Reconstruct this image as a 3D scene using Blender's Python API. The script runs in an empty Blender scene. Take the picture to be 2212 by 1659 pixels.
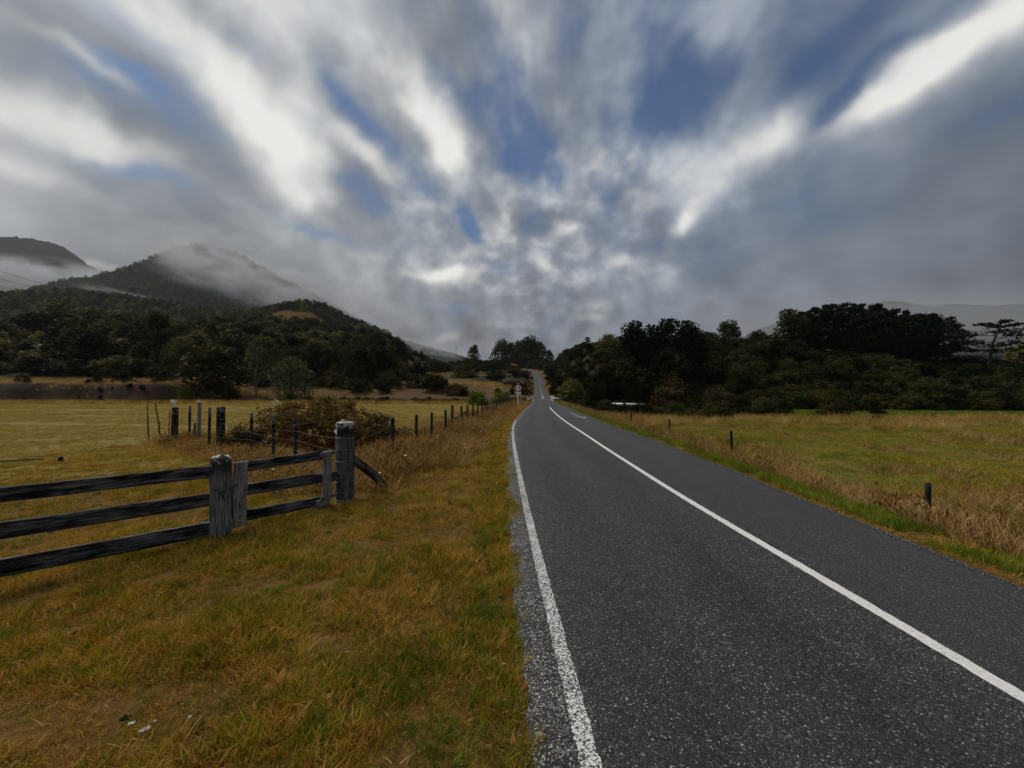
import bpy, bmesh, math, random
import numpy as np
from mathutils import Vector, Matrix, Euler

random.seed(7)
RNG = np.random.default_rng(11)
R = math.radians
sc = bpy.context.scene
COL = sc.collection

# ------------------------------------------------------------------ camera
FPX, CX, CY, YH, EYE = 831.0, 1106.0, 829.5, 847.0, 1.65      # pixel measures on a 2212 x 1659 picture
PITCH = math.atan((YH - CY) / FPX)
cam_d = bpy.data.cameras.new('camera')
cam_d.sensor_width = 36.0
cam_d.lens = FPX / 2212.0 * 36.0
cam_d.clip_start, cam_d.clip_end = 0.05, 9000.0
cam = bpy.data.objects.new('camera', cam_d)
COL.objects.link(cam)
cam.location = (0, 0, EYE)
cam.rotation_euler = (R(90) + PITCH, 0, 0)
sc.camera = cam
sc.render.resolution_x, sc.render.resolution_y = 1024, 768

def ray(px, py):
    u, v = (px - CX) / FPX, -(py - CY) / FPX
    return Vector((u, math.cos(PITCH) - v * math.sin(PITCH), math.sin(PITCH) + v * math.cos(PITCH)))

def at(px, py, Y):
    d = ray(px, py)
    k = Y / d.y
    return Vector((d.x * k, Y, EYE + d.z * k))

# ------------------------------------------------------------------ render settings
sc.view_settings.view_transform = 'Standard'
sc.view_settings.look = 'None'
sc.view_settings.gamma = 1.0
sc.view_settings.exposure = 0.0
sc.view_settings.use_curve_mapping = False
cy = sc.cycles
cy.use_denoising = True
try:
    cy.denoiser = 'OPENIMAGEDENOISE'
    cy.denoising_input_passes = 'RGB_ALBEDO_NORMAL'
    cy.denoising_prefilter = 'ACCURATE'
except Exception:
    pass
cy.max_bounces = 4
cy.diffuse_bounces = 2
cy.glossy_bounces = 2
cy.transmission_bounces = 2
cy.volume_bounces = 1
cy.transparent_max_bounces = 4
cy.use_adaptive_sampling = True
cy.adaptive_threshold = 0.015
cy.sample_clamp_indirect = 4.0
cy.caustics_reflective = cy.caustics_refractive = False
cy.volume_step_rate = 1.0
cy.volume_max_steps = 64

# ------------------------------------------------------------------ node helper
class NT:
    def __init__(self, tree):
        self.t = tree
        self.n = tree.nodes
        self.l = tree.links
    def new(self, kind, **kw):
        nd = self.n.new(kind)
        for k, v in kw.items():
            setattr(nd, k, v)
        return nd
    def put(self, sock, val):
        if isinstance(val, bpy.types.NodeSocket):
            self.l.new(val, sock)
        elif val is not None:
            sock.default_value = val
    def math(self, op, a, b=None, c=None, clamp=False):
        nd = self.new('ShaderNodeMath', operation=op, use_clamp=clamp)
        self.put(nd.inputs[0], a); self.put(nd.inputs[1], b); self.put(nd.inputs[2], c)
        return nd.outputs[0]
    def vmath(self, op, a, b=None, scale=None):
        nd = self.new('ShaderNodeVectorMath', operation=op)
        self.put(nd.inputs[0], a); self.put(nd.inputs[1], b)
        if scale is not None:
            self.put(nd.inputs['Scale'], scale)
        return nd.outputs['Value'] if op in ('DOT_PRODUCT', 'LENGTH', 'DISTANCE') else nd.outputs[0]
    def noise(self, vec, scale, detail=2.0, rough=0.5, lac=2.0, dist=0.0, color=False):
        nd = self.new('ShaderNodeTexNoise')
        self.put(nd.inputs['Vector'], vec)
        nd.inputs['Scale'].default_value = scale
        nd.inputs['Detail'].default_value = detail
        nd.inputs['Roughness'].default_value = rough
        nd.inputs['Lacunarity'].default_value = lac
        nd.inputs['Distortion'].default_value = dist
        return nd.outputs['Color'] if color else nd.outputs['Fac']
    def voro(self, vec, scale, feature='F1', out='Distance', rnd=1.0):
        nd = self.new('ShaderNodeTexVoronoi', feature=feature)
        self.put(nd.inputs['Vector'], vec)
        nd.inputs['Scale'].default_value = scale
        nd.inputs['Randomness'].default_value = rnd
        return nd.outputs[out]
    def ramp(self, fac, stops, interp='LINEAR'):
        nd = self.new('ShaderNodeValToRGB')
        cr = nd.color_ramp
        cr.interpolation = interp
        while len(cr.elements) < len(stops):
            cr.elements.new(0.5)
        for e, (p, c) in zip(cr.elements, stops):
            e.position = p
            e.color = (c[0], c[1], c[2], 1.0) if not isinstance(c, (int, float)) else (c, c, c, 1.0)
        self.put(nd.inputs[0], fac)
        return nd.outputs[0]
    def mix(self, fac, a, b, blend='MIX'):
        nd = self.new('ShaderNodeMix', data_type='RGBA', blend_type=blend)
        self.put(nd.inputs[0], fac)
        for s, v in ((nd.inputs[6], a), (nd.inputs[7], b)):
            if isinstance(v, (tuple, list)):
                v = (v[0], v[1], v[2], 1.0)
            self.put(s, v)
        return nd.outputs[2]
    def smooth(self, x, lo, hi):
        nd = self.new('ShaderNodeMapRange', interpolation_type='SMOOTHSTEP')
        self.put(nd.inputs[0], x)
        nd.inputs[1].default_value = lo; nd.inputs[2].default_value = hi
        return nd.outputs[0]
    def mapping(self, vec, scale=(1, 1, 1), loc=(0, 0, 0), rot=(0, 0, 0)):
        nd = self.new('ShaderNodeMapping')
        self.put(nd.inputs[0], vec)
        nd.inputs[1].default_value = loc; nd.inputs[2].default_value = rot; nd.inputs[3].default_value = scale
        return nd.outputs[0]
    def bump(self, height, strength=0.5, distance=0.01):
        nd = self.new('ShaderNodeBump')
        nd.inputs['Strength'].default_value = strength
        nd.inputs['Distance'].default_value = distance
        self.put(nd.inputs['Height'], height)
        return nd.outputs[0]

# ------------------------------------------------------------------ world: blue sky under long streaks of moving cloud
SUN_EL, SUN_AZ = R(52), R(-66)            # azimuth measured from straight ahead, to the left
world = bpy.data.worlds.new('World')
sc.world = world
world.use_nodes = True
wt = NT(world.node_tree)
wt.n.clear()
w_out = wt.new('ShaderNodeOutputWorld')
sky = wt.new('ShaderNodeTexSky', sky_type='NISHITA')
sky.sun_disc = False
sky.sun_elevation = SUN_EL
sky.sun_rotation = SUN_AZ
sky.altitude = 200.0
sky.air_density = 1.0
sky.dust_density = 0.6
sky.ozone_density = 2.5
bg_sky = wt.new('ShaderNodeBackground')
bg_sky.inputs['Strength'].default_value = 0.064
bg_cloud = wt.new('ShaderNodeBackground')
bg_cloud.inputs['Strength'].default_value = 1.0

gen = wt.new('ShaderNodeTexCoord').outputs['Generated']
D0 = wt.vmath('NORMALIZE', gen)
VP = ray(1150, 690).normalized()          # the clouds drift towards this point of the sky
AX_R = VP.cross(Vector((0, 0, 1))).normalized()
AX_U = AX_R.cross(VP).normalized()
def log_polar(d, soft, M, off=(0, 0, 0)):
    """angle round the drift point and log of the distance from it: cloud streaks lie along the second"""
    a = wt.vmath('DOT_PRODUCT', d, VP[:])
    b = wt.vmath('DOT_PRODUCT', d, AX_R[:])
    c = wt.vmath('DOT_PRODUCT', d, AX_U[:])
    r = wt.math('SQRT', wt.math('MULTIPLY_ADD', b, b, wt.math('MULTIPLY_ADD', c, c, 1e-5)))
    st = wt.math('DIVIDE', r, wt.math('ADD', a, 1.02))
    L = wt.math('LOGARITHM', wt.math('ADD', st, 0.05), math.e)
    inv = wt.math('DIVIDE', 1.0, wt.math('ADD', r, soft))
    cmb = wt.new('ShaderNodeCombineXYZ')
    wt.put(cmb.inputs[0], wt.math('MULTIPLY', b, inv))
    wt.put(cmb.inputs[1], wt.math('MULTIPLY', c, inv))
    wt.put(cmb.inputs[2], wt.math('MULTIPLY', L, M))
    return wt.vmath('ADD', cmb.outputs[0], off), st
LP, STEREO = log_polar(D0, 0.24, 0.82)
LP2 = wt.vmath('MULTIPLY_ADD', LP, (1.0, 1.0, 2.3)) if False else wt.mapping(LP, (1.0, 1.0, 1.35), (5.2, 1.7, 3.1))
# directions are pushed about by cloud turbulence so that every edge is soft and torn
warp = wt.vmath('SUBTRACT', wt.noise(LP2, 3.2, 4.0, 0.55, color=True), (0.5, 0.5, 0.5))
DW = wt.vmath('ADD', D0, wt.vmath('SCALE', warp, scale=wt.math('MULTIPLY', wt.math('MINIMUM', STEREO, 0.42), 0.40)))

def total(items):
    """soft streaks of sky around given directions, each pointing at the drift point (or at picture angle ang)"""
    s = 0.0
    for it in items:
        px, py, length, width, amp = it[:5]
        length *= 0.80; width *= 1.12
        c = ray(px, py).normalized()
        if len(it) == 5:
            t = (VP - c * VP.dot(c)).normalized()
        else:
            e = ray(px + 20 * math.cos(R(it[5])), py - 20 * math.sin(R(it[5]))).normalized()
            t = (e - c * e.dot(c)).normalized()
        n = c.cross(t).normalized()
        u = wt.vmath('DOT_PRODUCT', DW, (t / length)[:])
        v = wt.vmath('DOT_PRODUCT', DW, (n / width)[:])
        q = wt.math('MULTIPLY_ADD', u, u, wt.math('MULTIPLY', v, v))
        s = wt.math('MULTIPLY_ADD', wt.math('POWER', 0.36788, q), amp, s)
    return s

WHITE = total([
    (330, 85, 0.20, 0.048, 0.62), (520, 230, 0.15, 0.046, 0.66), (180, 148, 0.09, 0.016, 0.6), (640, 320, 0.13, 0.035, 0.45),
    (925, 200, 0.11, 0.042, 1.05), (960, 310, 0.10, 0.034, 0.55), (590, 25, 0.12, 0.05, 0.45), (1110, 40, 0.12, 0.05, 0.42),
    (1310, 380, 0.075, 0.046, 0.80), (1665, 300, 0.085, 0.046, 0.66),
    (1925, 208, 0.085, 0.022, 0.72), (2050, 135, 0.13, 0.048, 0.62), (2130, 70, 0.12, 0.03, 0.45),
    (70, 235, 0.12, 0.028, 0.55), (215, 290, 0.09, 0.028, 0.55), (60, 350, 0.12, 0.026, 0.45), (790, 330, 0.10, 0.028, 0.80), (600, 375, 0.12, 0.03, 0.40),
    (1475, 475, 0.045, 0.020, 0.8), (955, 588, 0.075, 0.016, 0.85, 4), (1225, 495, 0.04, 0.016, 0.6, 10), (1185, 575, 0.05, 0.016, 0.5, -30),
    (1090, 455, 0.07, 0.026, 0.40), (1350, 565, 0.06, 0.02, 0.42, 0), (970, 728, 0.05, 0.016, 0.45, 10), (180, 573, 0.08, 0.008, 0.4, -12)])
BLUE = total([
    (1180, 360, 0.10, 0.036, 1.0), (1115, 280, 0.13, 0.040, 0.95), (1060, 120, 0.16, 0.04, 0.45), (1015, 482, 0.06, 0.018, 1.1),
    (1890, 180, 0.09, 0.026, 1.1), (1440, 60, 0.16, 0.060, 0.62), (1420, 270, 0.13, 0.045, 0.8), (1800, 100, 0.18, 0.05, 0.65),
    (290, 85, 0.12, 0.022, 0.65), (245, 160, 0.06, 0.014, 0.6), (290, 360, 0.12, 0.016, 0.5), (800, 255, 0.17, 0.026, 0.62),
    (690, 488, 0.12, 0.014, 0.45), (1080, 578, 0.05, 0.016, 0.5, -20), (1540, 560, 0.09, 0.026, 0.3), (2030, 60, 0.10, 0.03, 0.5)])
n_big = wt.noise(LP, 2.6, 2.0, 0.45)
n_mid = wt.noise(LP2, 2.9, 4.0, 0.52)
n_str = wt.noise(wt.mapping(LP, (1.25, 1.25, 0.75)), 4.6, 3.0, 0.5)
curd = wt.noise(wt.mapping(DW, (1.0, 1.0, 2.2)), 7.0, 3.0, 0.45)          # small broken cloud low over the valley
elev = wt.new('ShaderNodeSeparateXYZ'); wt.put(elev.inputs[0], D0)
ez = elev.outputs[2]
ex = elev.outputs[0]
high = wt.smooth(ez, 0.10, 0.45)
low_c = wt.math('MULTIPLY', wt.smooth(STEREO, 0.34, 0.05), wt.smooth(ez, 0.06, 0.20))
white_f = wt.math('ADD', wt.math('MULTIPLY', WHITE, wt.math('MULTIPLY_ADD', n_mid, 0.6, wt.math('MULTIPLY_ADD', n_str, 0.8, 0.22))),
                  wt.math('MULTIPLY', wt.math('MULTIPLY', wt.math('ADD', wt.smooth(n_mid, 0.46, 0.74), wt.smooth(n_str, 0.48, 0.72)), 0.34), high))
white_f = wt.math('ADD', white_f, wt.math('MULTIPLY', wt.math('MULTIPLY', wt.smooth(curd, 0.46, 0.74), 0.42), low_c))
white_f = wt.smooth(white_f, -0.04, 1.22)
blue_f = wt.math('ADD', wt.math('MULTIPLY', BLUE, wt.math('MULTIPLY_ADD', n_mid, -0.8, 1.55)),
                 wt.math('MULTIPLY', wt.math('MULTIPLY', wt.smooth(n_str, 0.54, 0.30), 0.62), high))
blue_f = wt.math('ADD', blue_f, wt.math('MULTIPLY', wt.math('MULTIPLY', wt.smooth(curd, 0.46, 0.28), 0.45), low_c))
blue_f = wt.math('MULTIPLY', wt.smooth(blue_f, 0.0, 1.05), wt.math('SUBTRACT', 1.0, wt.math('MULTIPLY', white_f, 0.95)))
# cloud body: grey, a little bluer to the right, lighter overhead
side = wt.smooth(ex, -0.45, 0.40)
grey_hi = wt.mix(side, (0.245, 0.272, 0.310), (0.185, 0.228, 0.305))
grey_lo = wt.mix(side, (0.202, 0.209, 0.220), (0.172, 0.189, 0.224))
grey = wt.mix(high, grey_lo, grey_hi)
grey = wt.mix(1.0, grey, wt.ramp(n_mid, [(0.30, 0.66), (0.70, 1.32)]), 'MULTIPLY')
grey = wt.mix(1.0, grey, wt.ramp(n_str, [(0.30, 0.78), (0.70, 1.24)]), 'MULTIPLY')
cloud = wt.mix(white_f, grey, (0.89, 0.88, 0.84))
sky_c = wt.mix(1.0, sky.outputs[0], (0.60, 0.86, 1.08), 'MULTIPLY')
wt.l.new(sky_c, bg_sky.inputs['Color'])
wt.l.new(cloud, bg_cloud.inputs['Color'])
mixw = wt.new('ShaderNodeMixShader')
wt.put(mixw.inputs[0], wt.math('SUBTRACT', 1.0, wt.math('MULTIPLY', blue_f, 0.96)))
wt.l.new(bg_sky.outputs[0], mixw.inputs[1])
wt.l.new(bg_cloud.outputs[0], mixw.inputs[2])
wt.l.new(mixw.outputs[0], w_out.inputs['Surface'])
world.cycles.sampling_method = 'MANUAL'
world.cycles.sample_map_resolution = 256

sun_d = bpy.data.lights.new('sun', 'SUN')
sun_d.energy = 3.6
sun_d.angle = R(42)
sun_d.color = (1.0, 0.95, 0.87)
sun = bpy.data.objects.new('sun', sun_d)
COL.objects.link(sun)
s_dir = Vector((math.sin(SUN_AZ) * math.cos(SUN_EL), math.cos(SUN_AZ) * math.cos(SUN_EL), math.sin(SUN_EL)))
sun.rotation_euler = s_dir.to_track_quat('Z', 'Y').to_euler()
sun.location = s_dir * 50

# ------------------------------------------------------------------ generic builders
def tag(o, label=None, cat=None, group=None, kind=None):
    if label: o['label'] = label
    if cat: o['category'] = cat
    if group: o['group'] = group
    if kind: o['kind'] = kind
    return o

def empty(name, loc=(0, 0, 0), rz=0.0, parent=None):
    o = bpy.data.objects.new(name, None)
    o.empty_display_size = 0.2
    COL.objects.link(o)
    o.location = loc
    o.rotation_euler = (0, 0, rz)
    if parent: o.parent = parent
    return o

def mesh_np(name, verts, faces, loops_per=4, smooth=True):
    """verts (n,3), faces (m,k) all of the same size"""
    me = bpy.data.meshes.new(name)
    verts = np.asarray(verts, dtype=np.float32); faces = np.asarray(faces, dtype=np.int32)
    k = faces.shape[1]
    me.vertices.add(len(verts)); me.vertices.foreach_set('co', verts.ravel())
    me.loops.add(faces.size); me.loops.foreach_set('vertex_index', faces.ravel())
    me.polygons.add(len(faces))
    me.polygons.foreach_set('loop_start', np.arange(0, faces.size, k, dtype=np.int32))
    me.polygons.foreach_set('use_smooth', np.full(len(faces), smooth, dtype=bool))
    me.update(calc_edges=True)
    return me

class MB:
    """collects simple shapes into one mesh"""
    def __init__(self):
        self.v, self.f = [], []
    def add(self, vs, fs):
        o = len(self.v)
        self.v += [tuple(p) for p in vs]
        self.f += [tuple(i + o for i in f) for f in fs]
        return self
    def box(self, lo, hi):
        x0, y0, z0 = lo; x1, y1, z1 = hi
        return self.add([(x0, y0, z0), (x1, y0, z0), (x1, y1, z0), (x0, y1, z0), (x0, y0, z1), (x1, y0, z1), (x1, y1, z1), (x0, y1, z1)],
                        [(0, 3, 2, 1), (4, 5, 6, 7), (0, 1, 5, 4), (1, 2, 6, 5), (2, 3, 7, 6), (3, 0, 4, 7)])
    def tube(self, pts, rad, n=8, caps=True):
        pts = [Vector(p) for p in pts]
        rads = rad if isinstance(rad, (list, tuple)) else [rad] * len(pts)
        vs, fs = [], []
        ref = Vector((0, 0, 1))
        for i, p in enumerate(pts):
            t = (pts[min(i + 1, len(pts) - 1)] - pts[max(i - 1, 0)])
            t = t.normalized() if t.length > 1e-9 else Vector((0, 0, 1))
            a = t.cross(ref)
            if a.length < 0.05: a = t.cross(Vector((1, 0, 0)))
            a.normalize(); b = t.cross(a)
            for k in range(n):
                q = 2 * math.pi * k / n
                vs.append(p + (a * math.cos(q) + b * math.sin(q)) * rads[i])
        for i in range(len(pts) - 1):
            for k in range(n):
                k2 = (k + 1) % n
                fs.append((i * n + k, i * n + k2, (i + 1) * n + k2, (i + 1) * n + k))
        if caps:
            fs.append(tuple(range(n - 1, -1, -1))); fs.append(tuple(range((len(pts) - 1) * n, len(pts) * n)))
        return self.add(vs, fs)
    def mesh(self, name, smooth=False):
        me = bpy.data.meshes.new(name)
        me.from_pydata(self.v, [], self.f)
        if smooth:
            me.polygons.foreach_set('use_smooth', [True] * len(me.polygons))
        me.update()
        return me
    def build(self, name, mat, parent=None, smooth=False, loc=None, rot=None, bevel=0.0):
        me = self.mesh(name, smooth)
        if bevel:
            bm = bmesh.new(); bm.from_mesh(me)
            bmesh.ops.bevel(bm, geom=bm.edges[:], offset=bevel, segments=1, affect='EDGES')
            bm.to_mesh(me); bm.free()
        return link(name, me, mat, parent, loc, rot)

def link(name, me, mat=None, parent=None, loc=None, rot=None):
    o = bpy.data.objects.new(name, me)
    COL.objects.link(o)
    if mat is not None and len(me.materials) == 0: me.materials.append(mat)
    if parent: o.parent = parent
    if loc is not None: o.location = loc
    if rot is not None: o.rotation_euler = rot
    return o

# value noise for shaping
_T = np.random.default_rng(5).random((256, 256)).astype(np.float64)
def vnoise(x, y):
    x = np.asarray(x, dtype=np.float64); y = np.asarray(y, dtype=np.float64)
    xi = np.floor(x).astype(np.int64); yi = np.floor(y).astype(np.int64)
    fx = x - xi; fy = y - yi
    fx = fx * fx * (3 - 2 * fx); fy = fy * fy * (3 - 2 * fy)
    a = _T[xi & 255, yi & 255]; b = _T[(xi + 1) & 255, yi & 255]
    c = _T[xi & 255, (yi + 1) & 255]; d = _T[(xi + 1) & 255, (yi + 1) & 255]
    return (a * (1 - fx) + b * fx) * (1 - fy) + (c * (1 - fx) + d * fx) * fy - 0.5
def fbm(x, y, s, oct=4, g=0.5):
    t = 0; a = 1.0
    for i in range(oct):
        t = t + a * vnoise(np.asarray(x) * s + 17.3 * i, np.asarray(y) * s - 9.1 * i)
        s *= 2.03; a *= g
    return t
def sstep(a, b, x):
    t = np.clip((np.asarray(x, dtype=np.float64) - a) / (b - a), 0, 1)
    return t * t * (3 - 2 * t)

# ------------------------------------------------------------------ materials
def mat_new(name):
    m = bpy.data.materials.new(name)
    m.use_nodes = True
    t = NT(m.node_tree)
    t.n.clear()
    out = t.new('ShaderNodeOutputMaterial')
    b = t.new('ShaderNodeBsdfPrincipled')
    t.l.new(b.outputs[0], out.inputs['Surface'])
    b.inputs['Specular IOR Level'].default_value = 0.3
    return m, t, b, out

def m_plain(name, col, rough=0.6, metal=0.0, var=0.15, scale=12.0, bump=0.0):
    m, t, b, _ = mat_new(name)
    oc = t.new('ShaderNodeTexCoord').outputs['Object']
    n = t.noise(oc, scale, 4.0, 0.6)
    c = t.mix(1.0, col, t.ramp(n, [(0.25, 1 - var), (0.75, 1 + var)]), 'MULTIPLY')
    t.l.new(c, b.inputs['Base Color'])
    b.inputs['Roughness'].default_value = rough
    b.inputs['Metallic'].default_value = metal
    if bump:
        t.l.new(t.bump(n, bump, 0.01), b.inputs['Normal'])
    return m

def m_wood(name, axis='X', light=(0.17, 0.165, 0.155), dark=(0.012, 0.012, 0.012), bias=0.5, lichen=None, top=1.0):
    """weathered timber; grain runs along the object's own axis, old wood bleached grey and stained black"""
    m, t, b, _ = mat_new(name)
    tc = t.new('ShaderNodeTexCoord')
    oc = tc.outputs['Object']
    rnd = t.new('ShaderNodeObjectInfo').outputs['Random']
    off = t.new('ShaderNodeCombineXYZ')
    t.put(off.inputs[0], t.math('MULTIPLY', rnd, 31.0)); t.put(off.inputs[1], t.math('MULTIPLY', rnd, 17.0)); t.put(off.inputs[2], t.math('MULTIPLY', rnd, 53.0))
    p = t.vmath('ADD', oc, off.outputs[0])
    s = {'X': (0.045, 1, 1), 'Z': (1, 1, 0.045)}[axis]
    g = t.noise(t.mapping(p, s), 85.0, 5.0, 0.65)
    st = t.noise(t.mapping(p, {'X': (0.16, 1, 1), 'Z': (1, 1, 0.16)}[axis]), 15.0, 6.0, 0.72)
    mid = tuple((light[i] * 0.45 + dark[i] * 0.55) for i in range(3))
    c_grain = t.ramp(g, [(0.36, dark), (0.47, mid), (0.60, light)])
    stain = t.smooth(st, bias + 0.12, bias - 0.10)
    c = t.mix(stain, c_grain, dark)
    if lichen:
        sep = t.new('ShaderNodeSeparateXYZ'); t.put(sep.inputs[0], oc)
        ln = t.noise(p, 9.0, 5.0, 0.6)
        mask = t.math('MULTIPLY', t.smooth(ln, 0.47, 0.50), t.smooth(t.math('ADD', sep.outputs[2], t.math('MULTIPLY', t.math('SUBTRACT', st, 0.5), 0.25)), top - 0.09, top - 0.03))
        dk = t.smooth(t.math('ADD', sep.outputs[2], t.math('MULTIPLY', st, 0.3)), top - 0.16, top + 0.02)
        c = t.mix(t.math('MULTIPLY', dk, 0.9), c, dark)
        c = t.mix(mask, c, lichen)
    t.l.new(c, b.inputs['Base Color'])
    b.inputs['Roughness'].default_value = 0.85
    b.inputs['Specular IOR Level'].default_value = 0.15
    t.l.new(t.bump(g, 0.6, 0.006), b.inputs['Normal'])
    return m

def m_leaf(name, cols, nscale=0.12, trans=0.25, rough=0.6, vary=0.5, fine=2.0, obj_random=True):
    """foliage: colour drifts from place to place and from plant to plant"""
    m, t, b, out = mat_new(name)
    pos = t.new('ShaderNodeNewGeometry').outputs['Position']
    n1 = t.noise(pos, nscale, 3.0, 0.6)
    n2 = t.noise(pos, fine, 2.0, 0.6)
    rnd = t.new('ShaderNodeObjectInfo').outputs['Random']
    f = t.math('ADD', t.math('MULTIPLY', n1, 1.1), t.math('MULTIPLY', t.math('SUBTRACT', n2, 0.5), 0.9))
    if obj_random:
        f = t.math('ADD', f, t.math('MULTIPLY', t.math('SUBTRACT', rnd, 0.5), vary))
    k = len(cols)
    c = t.ramp(f, [(0.25 + 0.55 * i / max(k - 1, 1), cc) for i, cc in enumerate(cols)])
    dif = t.new('ShaderNodeBsdfPrincipled')
    t.n.remove(b)
    dif.inputs['Roughness'].default_value = rough
    dif.inputs['Specular IOR Level'].default_value = 0.02
    t.l.new(c, dif.inputs['Base Color'])
    if trans > 0:
        tr = t.new('ShaderNodeBsdfTranslucent')
        t.l.new(t.mix(1.0, c, (1.15, 1.1, 0.6), 'MULTIPLY'), tr.inputs['Color'])
        mx = t.new('ShaderNodeMixShader')
        mx.inputs[0].default_value = trans
        t.l.new(dif.outputs[0], mx.inputs[1]); t.l.new(tr.outputs[0], mx.inputs[2])
        t.l.new(mx.outputs[0], out.inputs['Surface'])
    else:
        t.l.new(dif.outputs[0], out.inputs['Surface'])
    return m

# ------------------------------------------------------------------ the road line
RY = np.array([-40, -14, 0, 5, 10, 16, 22, 28, 40, 53, 68, 86, 107, 140, 170, 203, 231, 254.0])
RL = np.array([1.9, .62, .17, -.04, -.14, -.12, .10, .56, 1.5, 2.65, 3.75, 4.95, 6.35, 8.2, 9.94, 11.75, 13.2, 13.9])
RR = np.array([3.2, 3.75, 4.1, 4.4, 4.72, 4.90, 5.02, 5.26, 5.85, 6.55, 7.25, 8.5, 10.4, 12.9, 15.1, 16.95, 18.5, 19.2])
RZ = np.array([0, 0, 0, 0, 0, 0, 0, 0, 0, 0, 0, 0, 0.05, .95, 2.6, 6.3, 10.0, 13.6])
def hermite(xs, ys, x):
    m = np.gradient(ys, xs)
    i = np.clip(np.searchsorted(xs, x) - 1, 0, len(xs) - 2)
    h = xs[i + 1] - xs[i]; t = np.clip((x - xs[i]) / h, 0, 1)
    return ((2 * t**3 - 3 * t**2 + 1) * ys[i] + (t**3 - 2 * t**2 + t) * h * m[i] + (-2 * t**3 + 3 * t**2) * ys[i + 1] + (t**3 - t**2) * h * m[i + 1])
ys_road = np.concatenate([np.arange(-14, 14, 0.06), np.arange(14, 40, 0.3), np.arange(40, 110, 1.0), np.arange(110, 254, 3.0)])
rl = hermite(RY, RL, ys_road); rr = hermite(RY, RR, ys_road); rz = hermite(RY, RZ, ys_road)
C_TAIL = np.array([(16.5, 254, 13.6), (16.1, 266, 15.3), (14.6, 278, 16.9), (11.5, 289, 18.5), (7.0, 298, 19.9), (0.5, 306, 21.3), (-8, 312, 22.6), (-20, 317, 23.6), (-45, 323, 24.4), (-80, 328, 25.0)], dtype=float)
tail_t = np.linspace(0, len(C_TAIL) - 1, 60)[1:]
tail = np.stack([hermite(np.arange(len(C_TAIL), dtype=float), C_TAIL[:, k], tail_t) for k in range(3)], 1)
tt = np.gradient(tail, axis=0)
nrm = np.stack([tt[:, 1], -tt[:, 0]], 1); nrm /= np.linalg.norm(nrm, axis=1)[:, None]
L_EDGE = np.concatenate([np.stack([rl, ys_road, rz], 1), np.concatenate([tail[:, :2] - nrm * 2.65, tail[:, 2:]], 1)])
R_EDGE = np.concatenate([np.stack([rr, ys_road, rz], 1), np.concatenate([tail[:, :2] + nrm * 2.65, tail[:, 2:]], 1)])
C_LINE = (L_EDGE + R_EDGE) / 2
HW = np.linalg.norm(R_EDGE - L_EDGE, axis=1) / 2
_sel = np.concatenate([np.where((np.arange(len(ys_road)) % 8 == 0) | (ys_road > 40))[0], np.arange(len(ys_road), len(C_LINE))])
CP, CHW = C_LINE[_sel], HW[_sel]
def xl_at(y): return np.interp(y, ys_road, rl)
def xr_at(y): return np.interp(y, ys_road, rr)

def road_near(x, y):
    """distance beyond the road edge, and road height there"""
    x = np.asarray(x, float).ravel(); y = np.asarray(y, float).ravel()
    d = np.empty(len(x)); z = np.empty(len(x))
    for i in range(0, len(x), 20000):
        xx = x[i:i + 20000, None]; yy = y[i:i + 20000, None]
        dd = np.sqrt((xx - CP[None, :, 0])**2 + (yy - CP[None, :, 1])**2) - CHW[None]
        j = dd.argmin(1)
        d[i:i + 20000] = dd[np.arange(len(j)), j]
        z[i:i + 20000] = CP[j, 2]
    inside = (y > -14) & (y < 254)
    dx = np.maximum(xl_at(y) - x, x - xr_at(y))
    d = np.where(inside & (y < 250), np.minimum(dx, np.where(y < 225, 1e9, d)), d)
    z = np.where(inside & (y < 254), np.interp(y, ys_road, rz), z)
    return d, z

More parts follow.
